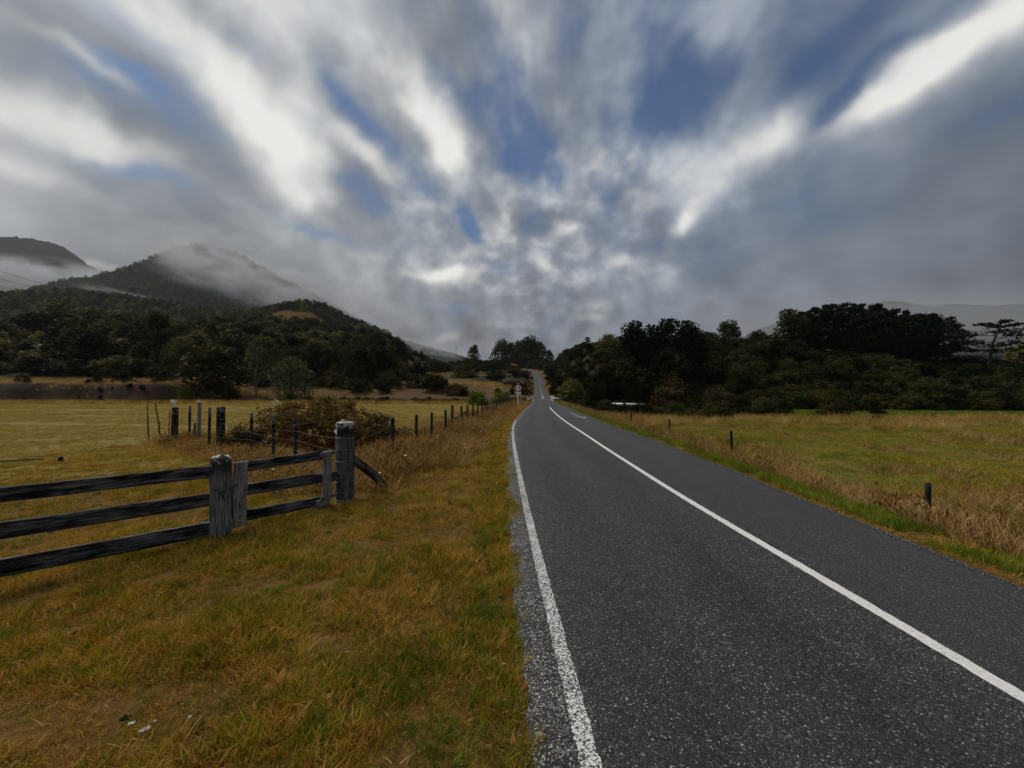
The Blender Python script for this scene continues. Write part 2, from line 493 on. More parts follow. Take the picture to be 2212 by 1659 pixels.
def H(x, y):
    x = np.asarray(x, float); y = np.asarray(y, float)
    shp = np.broadcast(x, y).shape
    x = np.broadcast_to(x, shp).ravel(); y = np.broadcast_to(y, shp).ravel()
    d, zr = road_near(x, y)
    xc = (xl_at(y) + xr_at(y)) / 2
    wob = 3.0 * fbm(x, y, 0.03, 3)
    # left side: verge, hay paddock, creek, cut bank, rising ground
    dl = xl_at(y) - x
    zl = -0.28 * sstep(0.3, 7, dl)
    yy = y + wob
    zl = zl - 1.1 * np.exp(-((yy - 71) / 3.6)**2)
    steep = sstep(-58, -66, x)
    rise = 3.7 * (steep * sstep(76.2, 79.0, yy + 2.2 * fbm(x, y, 0.22, 4)) + (1 - steep) * 0.16 * sstep(72, 80, yy))
    k = 0.112 + 0.10 * sstep(-40, -160, x)
    ye = np.minimum(y, 258 + (y - 258) * 0.12)
    zl = zl + rise + np.maximum(0, ye - 80) * k + sstep(78, 110, y) * fbm(x, y, 0.02, 3) * 5.0
    # right side: drop to the lower paddock, ditch, creek flat, scrub scarp, terrace
    dr = x - xr_at(y)
    zrr = -0.78 * sstep(0.25, 2.8, dr) - 0.5 * sstep(30, 44, y) * sstep(2, 12, dr)
    zrr = zrr - 0.5 * np.exp(-((yy - 37.5) / 1.6)**2) * sstep(10, 20, x)
    yf = 57 + 45 * np.exp(-np.clip((x - 12) / 22, -3, 50)) + wob
    top = np.clip(15 + (y - 105) * 0.07, 13, 22.5)
    top = top + (8.5 - top) * sstep(76, 108, x)
    zs = sstep(0, 58, y - yf)
    zrr = zrr + (top + 1.3) * zs + zs * fbm(x, y, 0.05, 4) * 3.0
    t = sstep(-1, 1, (x - xc) / 3.0)
    z = zl * (1 - t) + zrr * t
    # small relief
    z = z + sstep(0.3, 2.5, d) * (0.055 * fbm(x, y, 0.55, 3) + 0.03 * fbm(x, y, 2.3, 2) * sstep(40, 10, y))
    z = z + sstep(3, 6, dr) * sstep(60, 40, y) * 0.26 * fbm(x, y, 0.9, 3)
    wd = 0.7 + 13 * sstep(95, 125, y) 
    w = 1 - sstep(0.05, 1.0, d / wd)
    w = w * (1 - sstep(69.5, 71.5, y) * sstep(86, 84, y))
    z = z * (1 - w) + (zr - 0.014) * w
    cap = zr - 0.04 + np.maximum(0, d - 0.1) * 0.45
    z = np.where((d < 6) & (y > 66), np.minimum(z, np.maximum(cap, -99)), z)
    return z.reshape(shp)
def Hs(x, y): return float(H(np.array([x]), np.array([y]))[0])

# ------------------------------------------------------------------ ground sheet
gy = np.unique(np.round(np.concatenate([np.array([-2600, -1500, -800, -400, -200, -100, -60, -40, -30, -24, -18, -14, -11]), np.arange(-9, 13, 0.13), np.arange(13, 40, 0.35), np.arange(40, 66, 0.8),
                                         np.arange(66, 84, 0.45), np.arange(84, 130, 1.0), np.arange(130, 345, 3.0), np.arange(350, 800, 25), np.arange(800, 2601, 150)]), 3))
gx = np.unique(np.round(np.concatenate([np.arange(-2600, -400, 200), np.arange(-400, -150, 10), np.arange(-150, -60, 1.6), np.arange(-60, -14, 0.7), np.arange(-14, 12, 0.16), np.arange(12, 60, 0.6), np.arange(60, 150, 2.0),
                                         np.arange(150, 400, 10), np.arange(400, 2601, 200)]), 3))
GX, GY = np.meshgrid(gx, gy)
GZ = H(GX, GY)
nx, ny = len(gx), len(gy)
ii = np.arange(ny - 1)[:, None] * nx + np.arange(nx - 1)[None, :]
gf = np.stack([ii, ii + 1, ii + nx + 1, ii + nx], -1).reshape(-1, 4)
me_g = mesh_np('ground', np.stack([GX, GY, GZ], -1).reshape(-1, 3), gf)
# earth colours by zone: straw verge, hay stubble, damp green paddock, bare clay, leaf litter
def zone_colour(x, y):
    x = np.asarray(x, float); y = np.asarray(y, float)
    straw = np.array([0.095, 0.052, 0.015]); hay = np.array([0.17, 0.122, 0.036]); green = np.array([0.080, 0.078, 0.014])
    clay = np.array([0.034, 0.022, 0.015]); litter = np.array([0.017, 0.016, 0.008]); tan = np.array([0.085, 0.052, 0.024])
    c = np.broadcast_to(straw, x.shape + (3,)).copy()
    def mixin(w, col): c[:] = c * (1 - w[..., None]) + col * w[..., None]
    n = fbm(x, y, 0.09, 4)
    xl = xl_at(y); xr = xr_at(y)
    mixin(sstep(5, 8, xl - x) * sstep(8, 11, y + 0.4 * (-x - 6)), hay)
    mixin(sstep(1.5, 4, x - xr), green)
    mixin(sstep(1.5, 4, x - xr) * sstep(22, 30, y), tan * 0.9)
    mixin(sstep(38, 44, y) * sstep(1.5, 4, x - xr), green * 0.9)
    wob = 3.0 * fbm(x, y, 0.03, 3)
    mixin(sstep(67, 71, y + wob) * (x < xl), litter)
    mixin(sstep(72, 76, y + wob) * sstep(-50, -62, x), clay)
    cn = fbm(x, y, 0.35, 4)
    mixin(0.6 * sstep(72, 76, y + wob) * sstep(-50, -62, x) * sstep(-0.1, 0.35, fbm(x, y, 0.12, 4)), clay * 1.9)
    mixin(sstep(70, 71.5, y + wob) * sstep(76, 74.5, y + wob) * sstep(-50, -62, x) * sstep(-0.1, 0.15, fbm(x, y, 0.06, 2)), np.array([0.20, 0.145, 0.09]))
    mixin(sstep(79, 80.5, y + wob) * (x < xl), tan * 0.9)
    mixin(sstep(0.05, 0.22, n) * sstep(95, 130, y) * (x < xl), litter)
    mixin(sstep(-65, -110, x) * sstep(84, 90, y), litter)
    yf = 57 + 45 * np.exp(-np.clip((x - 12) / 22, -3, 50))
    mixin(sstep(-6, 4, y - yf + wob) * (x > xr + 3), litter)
    return c
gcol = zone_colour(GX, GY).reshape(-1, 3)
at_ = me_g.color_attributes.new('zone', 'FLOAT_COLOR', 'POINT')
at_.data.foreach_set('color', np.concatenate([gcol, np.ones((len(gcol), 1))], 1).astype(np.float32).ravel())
m_ground, t, b, _ = mat_new('earth and thatch')
pos = t.new('ShaderNodeNewGeometry').outputs['Position']
vc = t.new('ShaderNodeVertexColor', layer_name='zone').outputs[0]
n_a = t.noise(pos, 0.7, 5.0, 0.6); n_b = t.noise(pos, 14.0, 4.0, 0.7)
c = t.mix(1.0, vc, t.ramp(n_a, [(0.25, (0.62, 0.66, 0.5)), (0.5, (1, 1, 1)), (0.75, (1.35, 1.25, 1.2))]), 'MULTIPLY')
c = t.mix(1.0, c, t.ramp(n_b, [(0.25, 0.45), (0.75, 1.5)]), 'MULTIPLY')
t.l.new(c, b.inputs['Base Color'])
b.inputs['Roughness'].default_value = 0.95
b.inputs['Specular IOR Level'].default_value = 0.064
t.l.new(t.bump(n_b, 0.8, 0.03), b.inputs['Normal'])
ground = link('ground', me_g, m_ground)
tag(ground, 'grassy earth of the verge, paddocks and rising land', 'ground', kind='structure')

# ------------------------------------------------------------------ road
n_across = 26
us = np.linspace(0, 1, n_across)
rag = 0.05 * fbm(L_EDGE[:, 1], L_EDGE[:, 0] * 0, 1.6, 4) + 0.03 * fbm(L_EDGE[:, 1], L_EDGE[:, 0] * 0 + 9, 6.0, 2)
rag2 = 0.05 * fbm(R_EDGE[:, 1], R_EDGE[:, 0] * 0 + 4, 1.1, 4)
Lr = L_EDGE.copy(); Rr = R_EDGE.copy()
Lr[:, 0] += rag; Rr[:, 0] += rag2
rv = Lr[:, None, :] * (1 - us)[None, :, None] + Rr[:, None, :] * us[None, :, None]
rv[:, :, 2] += 0.012 + 0.045 * (1 - (2 * us - 1)**2)[None, :]          # cambered seal
n_r = len(Lr)
rv = np.concatenate([rv, rv[:, :1] + np.array([-0.03, 0, -0.06]), rv[:, n_across - 1:n_across] + np.array([0.03, 0, -0.06])], 1)
order = np.concatenate([[n_across], np.arange(n_across), [n_across + 1]])
rv = rv[:, order]
na = n_across + 2
ii = np.arange(n_r - 1)[:, None] * na + np.arange(na - 1)[None, :]
rf = np.stack([ii, ii + 1, ii + na + 1, ii + na], -1).reshape(-1, 4)
me_r = mesh_np('road', rv.reshape(-1, 3), rf)
seg = np.concatenate([[0], np.cumsum(np.linalg.norm(np.diff(C_LINE, axis=0), axis=1))]) - 14
ua = np.concatenate([[0], us, [1]])
uvd = np.stack([np.broadcast_to(ua[None], (n_r, na)), np.broadcast_to(seg[:, None], (n_r, na))], -1).reshape(-1, 2)
uvl = me_r.uv_layers.new(name='UVMap')
uvl.data.foreach_set('uv', uvd[rf.ravel()].astype(np.float32).ravel())

def chip_nodes(t, pos):
    """chip seal: crushed stone bedded in tar"""
    cell = t.voro(pos, 128.0, 'F1', 'Color'); dist = t.voro(pos, 128.0, 'F1', 'Distance')
    sp = t.new('ShaderNodeSeparateXYZ'); t.put(sp.inputs[0], cell)
    return sp.outputs[0], sp.outputs[1], dist
m_road, t, b, _ = mat_new('chip seal')
pos = t.new('ShaderNodeNewGeometry').outputs['Position']
uv = t.new('ShaderNodeSeparateXYZ'); t.put(uv.inputs[0], t.new('ShaderNodeUVMap').outputs[0])
r1, r2, dist = chip_nodes(t, pos)
stone = t.ramp(r1, [(0.0, (0.011, 0.011, 0.0112)), (0.5, (0.022, 0.022, 0.0225)), (0.85, (0.048, 0.048, 0.0485)), (0.965, (0.085, 0.085, 0.085)), (0.992, (0.26, 0.25, 0.24))])
n_l = t.noise(t.mapping(pos, (1, 0.16, 1)), 1.3, 5.0, 0.6)
n_s = t.noise(pos, 9.0, 3.0, 0.6)
u = uv.outputs[0]
def band(centre, w):
    return t.math('EXPONENT', t.math('MULTIPLY', t.math('POWER', t.math('DIVIDE', t.math('SUBTRACT', u, centre), w), 2.0), -1.0))
track = t.math('ADD', t.math('ADD', band(0.20, 0.06), band(0.42, 0.06)), t.math('ADD', band(0.70, 0.05), band(0.90, 0.05)))
shade = t.math('MULTIPLY_ADD', track, -0.22, 1.08)
shade = t.math('MULTIPLY', shade, t.math('MULTIPLY_ADD', n_l, 0.9, 0.56))
shade = t.math('MULTIPLY', shade, t.math('MULTIPLY_ADD', n_s, 0.5, 0.75))
lane2 = t.smooth(u, 0.62, 0.66)                                    # right lane: older, paler seal
edge = t.math('ADD', t.smooth(u, 0.085, 0.03), t.smooth(u, 0.985, 0.995))
c = t.mix(1.0, stone, shade, 'MULTIPLY')
c = t.mix(t.math('MULTIPLY', lane2, 0.45), c, t.mix(1.0, (0.042, 0.042, 0.0425), t.ramp(r1, [(0.0, 0.75), (1.0, 1.35)]), 'MULTIPLY'))
gravel = t.ramp(r2, [(0.0, (0.014, 0.014, 0.013)), (0.45, (0.060, 0.060, 0.058)), (0.8, (0.14, 0.138, 0.13)), (1.0, (0.46, 0.44, 0.41))])
c = t.mix(t.math('MULTIPLY', edge, t.smooth(t.math('ADD', n_s, t.math('MULTIPLY', t.math('SUBTRACT', r1, 0.5), 0.6)), 0.40, 0.50)), c, gravel)
far_w = t.smooth(uv.outputs[1], 25.0, 120.0)
c = t.mix(t.math('MULTIPLY', far_w, 0.7), c, t.mix(1.0, (0.046, 0.046, 0.044), t.math('MULTIPLY_ADD', n_l, 0.6, 0.7), 'MULTIPLY'))
t.l.new(c, b.inputs['Base Color'])
b.inputs['Specular IOR Level'].default_value = 0.25
t.put(b.inputs['Roughness'], t.math('MULTIPLY_ADD', r2, 0.3, 0.6))
t.l.new(t.bump(t.math('ADD', t.math('MULTIPLY', dist, -1.0), t.math('MULTIPLY', r1, 0.35)), 0.9, 0.006), b.inputs['Normal'])
road = link('road', me_r, m_road)
tag(road, 'two-lane chip sealed road running to the bridge and up the hill', 'road', kind='structure')

m_paint, t, b, out = mat_new('worn white road paint')
pos = t.new('ShaderNodeNewGeometry').outputs['Position']
r1, r2, dist = chip_nodes(t, pos)
wear = t.noise(pos, 2.6, 5.0, 0.7)
wsum = t.math('ADD', t.math('MULTIPLY', r1, 0.55), t.math('ADD', t.math('MULTIPLY', wear, 0.75), t.math('MULTIPLY', dist, 0.35)))
mask = t.smooth(wsum, 0.90, 0.72)
oi = t.new('ShaderNodeObjectInfo')
good = t.math('SUBTRACT', oi.outputs['Alpha'], 0.0)
mask = t.math('MAXIMUM', mask, t.math('MULTIPLY', good, t.smooth(wsum, 1.24, 1.06)))
c = t.mix(mask, t.ramp(r2, [(0.0, (0.02, 0.02, 0.021)), (0.7, (0.06, 0.06, 0.06)), (1.0, (0.16, 0.16, 0.16))]), t.mix(r2, (0.46, 0.455, 0.435), (0.66, 0.65, 0.625)))
t.l.new(c, b.inputs['Base Color'])
b.inputs['Roughness'].default_value = 0.6
t.l.new(t.bump(t.math('MULTIPLY', dist, -1.0), 0.7, 0.005), b.inputs['Normal'])
m_paint_old = m_plain('faded road paint', (0.17, 0.17, 0.165), 0.8, var=0.4, scale=14)

def road_z(x, y):
    i = np.interp(y, ys_road, rl), np.interp(y, ys_road, rr)
    u_ = np.clip((x - i[0]) / (i[1] - i[0]), 0, 1)
    return np.interp(y, ys_road, rz) + 0.012 + 0.045 * (1 - (2 * u_ - 1)**2)
def stripe(name, ycs, xcs, width, mat, lift=0.004, ragged=0.004, seed=0):
    """painted line that follows the seal"""
    ycs = np.asarray(ycs); xcs = np.asarray(xcs)
    w = width / 2
    ra = ragged * (2 * np.random.default_rng(seed).random(len(ycs)) - 1); rb = ragged * (2 * np.random.default_rng(seed + 1).random(len(ycs)) - 1)
    rows = []
    for q, rg in ((-1, ra), (0, ra * 0), (1, rb)):
        xx = xcs + q * w + rg
        rows.append(np.stack([xx, ycs, road_z(xx, ycs) + lift], 1))
    v = np.stack(rows, 1).reshape(-1, 3)
    i = np.arange(len(ycs) - 1)[:, None] * 3 + np.arange(2)[None]
    f = np.stack([i, i + 1, i + 4, i + 3], -1).reshape(-1, 4)
    return link(name, mesh_np(name, v, f), mat, road)
LLY = np.array([-8, 0, 1.7, 2.62, 4.38, 7.9, 13.3, 16.5, 19.5, 22.5]); LLX = np.array([.75, .42, .345, .305, .237, .14, .045, .035, .10, .26])
yl = np.arange(-6, 22.0, 0.03)
stripe('edge_line', yl, hermite(LLY, LLX, yl), 0.092, m_paint, seed=3, ragged=0.006)
CLY = np.array([-8, 0, 2, 3.2, 5.4, 9, 14.8, 21.3, 27.7, 34, 40.3]); CLX = np.array([2.75, 2.70, 2.67, 2.65, 2.60, 2.63, 2.76, 2.92, 3.20, 3.55, 3.95])
yl = np.arange(-5, 40.3, 0.04)
cl = stripe('centre_line', yl, hermite(CLY, CLX, yl), 0.10, m_paint, seed=5, ragged=0.005)
cl.color = (1, 1, 1, 1)
road.color = (1, 1, 1, 0)
bpy.data.objects['edge_line'].color = (1, 1, 1, 0)
# limit line across the left lane, faded arrow in the right lane
v = []
for x_ in np.linspace(1.75, 3.9, 12):
    for q in (-0.14, 0.14): v.append((x_, 40.4 + q + (x_ - 1.75) * -0.05, road_z(x_, 40.4) + 0.004))
link('limit_line', mesh_np('limit_line', v, [(2 * i, 2 * i + 2, 2 * i + 3, 2 * i + 1) for i in range(11)]), m_paint_old, road)
def flat_poly(name, pts, mat):
    me = bpy.data.meshes.new(name)
    me.from_pydata([(x_, y_, float(road_z(x_, y_)) + 0.005) for x_, y_ in pts], [], [tuple(range(len(pts)))])
    return link(name, me, mat, road)
flat_poly('lane_arrow', [(4.42, 24.2), (4.58, 24.2), (4.60, 27.5), (4.66, 31), (4.50, 31), (4.47, 27.5)], m_paint_old)
flat_poly('arrow_head', [(4.10, 25.6), (4.22, 25.9), (4.50, 24.6), (4.78, 25.4), (4.86, 25.0), (4.52, 23.6)], m_paint_old)
# centre line and dashes on the hill beyond the bridge
yl = np.arange(94, 135, 1.0)
o = stripe('centre_line', yl, (xl_at(yl) + xr_at(yl)) / 2 + 0.25, 0.16, m_paint, 0.01, 0.0)
o.color = (1, 1, 1, 1)
for y0 in (139, 147, 156, 164, 173, 184, 196, 210, 224):
    yl = np.linspace(y0, y0 + 3.2, 4)
    o = stripe('lane_dash', yl, (xl_at(yl) + xr_at(yl)) / 2 + 0.2, 0.16, m_paint, 0.015, 0.0); o.color = (1, 1, 1, 1)
flat_poly('lane_arrow', [(6.5, 92), (7.1, 92), (6.8, 88.5)], m_paint_old)
# ------------------------------------------------------------------ hills
def m_hill(name, a, b_, c_, scale, patch=None):
    m, t, b, _ = mat_new(name)
    pos = t.new('ShaderNodeNewGeometry').outputs['Position']
    n1 = t.noise(pos, scale, 6.0, 0.65); n2 = t.noise(pos, scale * 6, 4.0, 0.6)
    c = t.ramp(t.math('ADD', t.math('MULTIPLY', n1, 0.6), t.math('MULTIPLY', n2, 0.4)), [(0.3, a), (0.5, b_), (0.72, c_)])
    if patch:
        (px_, py_, rx, ry), pc = patch
        sp = t.new('ShaderNodeSeparateXYZ'); t.put(sp.inputs[0], pos)
        ux = t.math('DIVIDE', t.math('SUBTRACT', sp.outputs[0], px_), rx); uy = t.math('DIVIDE', t.math('SUBTRACT', sp.outputs[1], py_), ry)
        q = t.math('ADD', t.math('ADD', t.math('MULTIPLY', ux, ux), t.math('MULTIPLY', uy, uy)), t.math('MULTIPLY', t.math('SUBTRACT', n1, 0.5), 1.8))
        c = t.mix(t.smooth(q, 1.1, 0.85), c, t.mix(n2, pc, (pc[0] * 1.35, pc[1] * 1.3, pc[2] * 1.2)))
    t.l.new(c, b.inputs['Base Color'])
    b.inputs['Roughness'].default_value = 1.0
    b.inputs['Specular IOR Level'].default_value = 0.0
    t.l.new(t.bump(n2, 1.0, 6.0), b.inputs['Normal'])
    return m

HILLS = {}
def hill(name, label, Dist, sil, Lf, Lb, mat, base=10.0, rough=0.05, cols=220, rows=60, seed=0.0, lump=0.0):
    sil = np.array(sil, float)
    xs = np.linspace(sil[0, 0], sil[-1, 0], cols)
    zr_ = EYE + (YH - np.interp(xs, sil[:, 0], sil[:, 1])) / FPX * Dist
    kk = np.ones(5) / 5
    zr_ = np.convolve(np.pad(zr_, 2, mode='edge'), kk, mode='valid')
    X = (xs - CX) / FPX * Dist
    zr_ = zr_ + lump * fbm(X, X * 0 + seed, 0.09, 3)
    s = np.linspace(-1, 1, rows)
    V = np.zeros((rows, cols, 3))
    for i, q in enumerate(s):
        Y = Dist + (q * Lf if q < 0 else q * Lb)
        pr = 0.5 + 0.5 * math.cos(math.pi * abs(q)) if q > 0 else (1 - abs(q))**1.12
        z = base + (zr_ - base) * pr
        amp = (zr_.max() - base) * rough * min(1.0, 4 * pr * (1 - pr) + 0.05)
        rid = fbm(X + seed, np.full(cols, Y * 0.55), 4.0 / Lf, 5, 0.55)
        z = z + amp * 4 * rid + lump * 0.8 * fbm(X, np.full(cols, Y), 0.1, 3) * min(1, 3 * pr)
        V[i] = np.stack([X + 0.0 * X, np.full(cols, Y), z], 1)
    ii = np.arange(rows - 1)[:, None] * cols + np.arange(cols - 1)[None]
    f = np.stack([ii, ii + 1, ii + cols + 1, ii + cols], -1).reshape(-1, 4)
    o = link(name, mesh_np(name, V.reshape(-1, 3), f), mat)
    tag(o, label, 'hill', kind='structure')
    HILLS[label] = V
    return V
mh_far = m_hill('far bush-clad slope', (0.012, 0.016, 0.014), (0.022, 0.026, 0.020), (0.045, 0.045, 0.032), 0.006)
mh_mid = m_hill('bush-clad slope', (0.006, 0.008, 0.006), (0.014, 0.017, 0.011), (0.040, 0.038, 0.026), 0.010)
mh_near = m_hill('bush-clad foothill', (0.008, 0.010, 0.006), (0.015, 0.018, 0.010), (0.032, 0.030, 0.016), 0.03, ((-310, 492, 110, 38), (0.095, 0.058, 0.025)))
hill('mountain', 'far grey mountain with mist across its middle at the left edge', 2300, [(-700, 560), (-300, 520), (0, 510), (60, 513), (110, 523), (150, 545), (180, 570), (215, 586), (260, 605), (330, 640), (420, 700), (520, 760)], 900, 300, mh_far, 20, 0.055, seed=3, lump=12)
V_M2 = hill('mountain', 'round-topped bush-clad mountain half veiled in mist', 1500, [(60, 720), (120, 680), (180, 637), (225, 600), (265, 582), (300, 572), (340, 553), (390, 537), (437, 529), (460, 533), (500, 543), (530, 560), (565, 580), (600, 600), (650, 625), (720, 665), (800, 705), (860, 740), (930, 790)], 820, 500, mh_mid, 20, 0.055, seed=8, lump=12)
V_F1 = hill('foothill', 'dark wooded foothill with a tawny grass clearing', 560, [(-700, 640), (-300, 636), (0, 640), (160, 634), (230, 642), (330, 656), (430, 672), (520, 680), (600, 668), (660, 656), (700, 666), (740, 690), (790, 710), (820, 724), (850, 745), (880, 768), (930, 800)], 265, 200, mh_near, 24, 0.02, cols=260, rows=70, seed=21, lump=2.0)
hill('mountain', 'distant ridge running down behind the lone skyline tree', 2100, [(760, 700), (830, 722), (870, 733), (900, 742), (940, 752), (985, 765), (1020, 775), (1060, 790), (1120, 815)], 600, 300, mh_far, 20, 0.03, seed=40, lump=6)
V_RH = hill('mountain', 'faint misty range behind the pines on the right', 1300, [(1500, 800), (1590, 738), (1640, 712), (1700, 690), (1780, 672), (1860, 657), (1900, 651), (1945, 648), (1985, 659), (2030, 663), (2060, 655), (2130, 660), (2212, 656), (2500, 640), (2900, 650)], 700, 300, mh_mid, 20, 0.02, seed=55, lump=4)

# ------------------------------------------------------------------ haze and mist
def volume_mat(name, density_fn, colour=(0.60, 0.62, 0.64), aniso=0.2):
    m = bpy.data.materials.new(name)
    m.use_nodes = True
    t = NT(m.node_tree); t.n.clear()
    out = t.new('ShaderNodeOutputMaterial')
    pv = t.new('ShaderNodeVolumePrincipled')
    pv.inputs['Color'].default_value = (*colour, 1)
    pv.inputs['Anisotropy'].default_value = aniso
    d = density_fn(t)
    if isinstance(d, float): pv.inputs['Density'].default_value = d
    else: t.l.new(d, pv.inputs['Density'])
    t.l.new(pv.outputs[0], out.inputs['Volume'])
    return m
haze = MB().box((-2700, -2700, -6), (2700, 2700, 1250)).build('haze', volume_mat('haze', lambda t: 0.00006))
tag(haze, 'thin grey haze filling the valley air', 'haze', kind='stuff')
def mist(name, label, px, py, Dist, w, h, depth, dens, roll=0.0, nscale=3.4, lo=0.42, hi=0.72, seed=0):
    def dfn(t):
        oc = t.new('ShaderNodeTexCoord').outputs['Object']
        r = t.vmath('LENGTH', oc)
        fall = t.smooth(r, 1.0, 0.25)
        n = t.noise(t.mapping(oc, (1.3, 0.8, 0.6), (seed, seed * 2.1, 0)), nscale, 5.0, 0.6, dist=0.6)
        return t.math('MULTIPLY', t.math('MULTIPLY', fall, t.smooth(n, lo, hi)), dens)
    bm = bmesh.new()
    bmesh.ops.create_icosphere(bm, subdivisions=3, radius=1.0)
    me = bpy.data.meshes.new(name); bm.to_mesh(me); bm.free()
    o = link(name, me, volume_mat(name + ' air', dfn))
    o.location = at(px, py, Dist)
    o.scale = (w / FPX * Dist / 2, depth / 2, h / FPX * Dist / 2)
    o.rotation_euler = (0, R(roll), 0)
    tag(o, label, 'mist', kind='stuff')
    return o
mist('mist_bank', 'pale mist lying in the gap below the far mountain', 70, 602, 1850, 560, 105, 420, 0.016, 4, lo=0.40, hi=0.62, seed=1)
mist('mist_bank', 'mist drifting across the shoulder of the round mountain', 600, 622, 1130, 720, 130, 330, 0.026, 15, lo=0.40, hi=0.66, seed=4)
mist('mist_bank', 'thin mist over the top of the round mountain', 440, 540, 1380, 480, 130, 300, 0.013, 4, lo=0.38, hi=0.66, seed=9)
mist('mist_bank', 'thin shred of mist low on the round mountain slope', 330, 655, 820, 420, 34, 130, 0.012, 14, nscale=3.0, lo=0.40, hi=0.65, seed=12)
mist('mist_bank', 'pale mist in front of the right-hand range', 2000, 720, 900, 1400, 230, 420, 0.0052, 0, lo=0.2, hi=0.5, seed=14)
mist('mist_bank', 'mist clinging to the distant ridge behind the skyline tree', 930, 752, 1750, 190, 34, 200, 0.012, 14, lo=0.36, hi=0.6, seed=17)

# ------------------------------------------------------------------ plants: leaves, crowns, trees
def quads(cen, nor, size, aspect=1.6, rng=RNG, fold=0.0):
    n = len(cen)
    nor = nor / (np.linalg.norm(nor, axis=1)[:, None] + 1e-9)
    r = rng.normal(size=(n, 3))
    t1 = np.cross(nor, r); t1 /= (np.linalg.norm(t1, axis=1)[:, None] + 1e-9)
    t2 = np.cross(nor, t1)
    a = t1 * (size * aspect / 2)[:, None]; b = t2 * (size / 2)[:, None]
    v = np.stack([cen - a, cen - b * 1.0 - a * 0.1, cen + a, cen + b * 1.0 - a * 0.1], 1)      # kite-shaped leaf
    f = np.arange(n * 4).reshape(n, 4)
    return v.reshape(-1, 3), f
def clump_leaves(clumps, size, rng, up=0.35, shell=0.5, flat=1.0, aspect=1.6):
    cs, ns, ss = [], [], []
    for (cx_, cy_, cz_, rx, ry, rz_, n) in clumps:
        d = rng.normal(size=(n, 3)); d /= np.linalg.norm(d, axis=1)[:, None]
        rad = (shell + (1 - shell) * rng.random(n)) * (0.85 + 0.35 * rng.random(n))
        p = d * rad[:, None] * np.array([rx, ry, rz_]) + np.array([cx_, cy_, cz_])
        cs.append(p)
        ns.append(d * 0.6 + rng.normal(size=(n, 3)) * 0.55 + np.array([0, 0, up]))
        ss.append(size * (0.6 + 0.8 * rng.random(n)))
    return quads(np.concatenate(cs), np.concatenate(ns), np.concatenate(ss), aspect, rng)
def crown_mesh(name, clumps, size, rng, mat, **k):
    v, f = clump_leaves(clumps, size, rng, **k)
    me = mesh_np(name, v, f, smooth=False)
    me.materials.append(mat)
    return me

ML = {
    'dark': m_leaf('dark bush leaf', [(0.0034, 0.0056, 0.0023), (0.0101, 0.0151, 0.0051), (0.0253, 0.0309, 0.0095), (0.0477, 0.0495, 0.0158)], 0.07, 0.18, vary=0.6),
    'olive': m_leaf('olive leaf', [(0.014, 0.020, 0.006), (0.040, 0.047, 0.013), (0.085, 0.087, 0.026), (0.16, 0.15, 0.055)], 0.08, 0.2, vary=0.6),
    'pale': m_leaf('pale grey green leaf', [(0.040, 0.052, 0.030), (0.075, 0.088, 0.045), (0.13, 0.135, 0.07)], 0.2, 0.25),
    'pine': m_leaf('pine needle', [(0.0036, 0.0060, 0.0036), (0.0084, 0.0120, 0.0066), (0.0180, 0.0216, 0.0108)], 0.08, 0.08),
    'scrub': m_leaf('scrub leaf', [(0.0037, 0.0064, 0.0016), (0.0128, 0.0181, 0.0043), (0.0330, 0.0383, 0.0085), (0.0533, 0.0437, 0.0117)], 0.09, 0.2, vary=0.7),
    'broom': m_leaf('bright broom shoot', [(0.045, 0.065, 0.008), (0.085, 0.105, 0.012), (0.13, 0.14, 0.02)], 0.4, 0.3),
    'rust': m_leaf('rust brown leaf', [(0.020, 0.017, 0.008), (0.045, 0.032, 0.013), (0.080, 0.050, 0.020)], 0.2, 0.2),
    'grey': m_leaf('grey flowering leaf', [(0.05, 0.06, 0.05), (0.11, 0.12, 0.11), (0.24, 0.25, 0.23)], 0.6, 0.2),
}
m_bark = m_plain('dark bark', (0.030, 0.026, 0.022), 0.95, var=0.5, scale=5, bump=0.6)
m_bark_pale = m_plain('pale bark', (0.16, 0.145, 0.125), 0.9, var=0.4, scale=5, bump=0.4)

def limb(mb, p0, p1, r0, r1, rng, n=5, wob=0.06, sides=6):
    p0, p1 = np.array(p0, float), np.array(p1, float)
    L = np.linalg.norm(p1 - p0)
    pts, rs = [], []
    for i in range(n + 1):
        q = i / n
        p = p0 * (1 - q) + p1 * q + rng.normal(size=3) * wob * L * math.sin(math.pi * q)
        pts.append(p); rs.append(r0 * (1 - q) + r1 * q)
    mb.tube(pts, rs, sides)

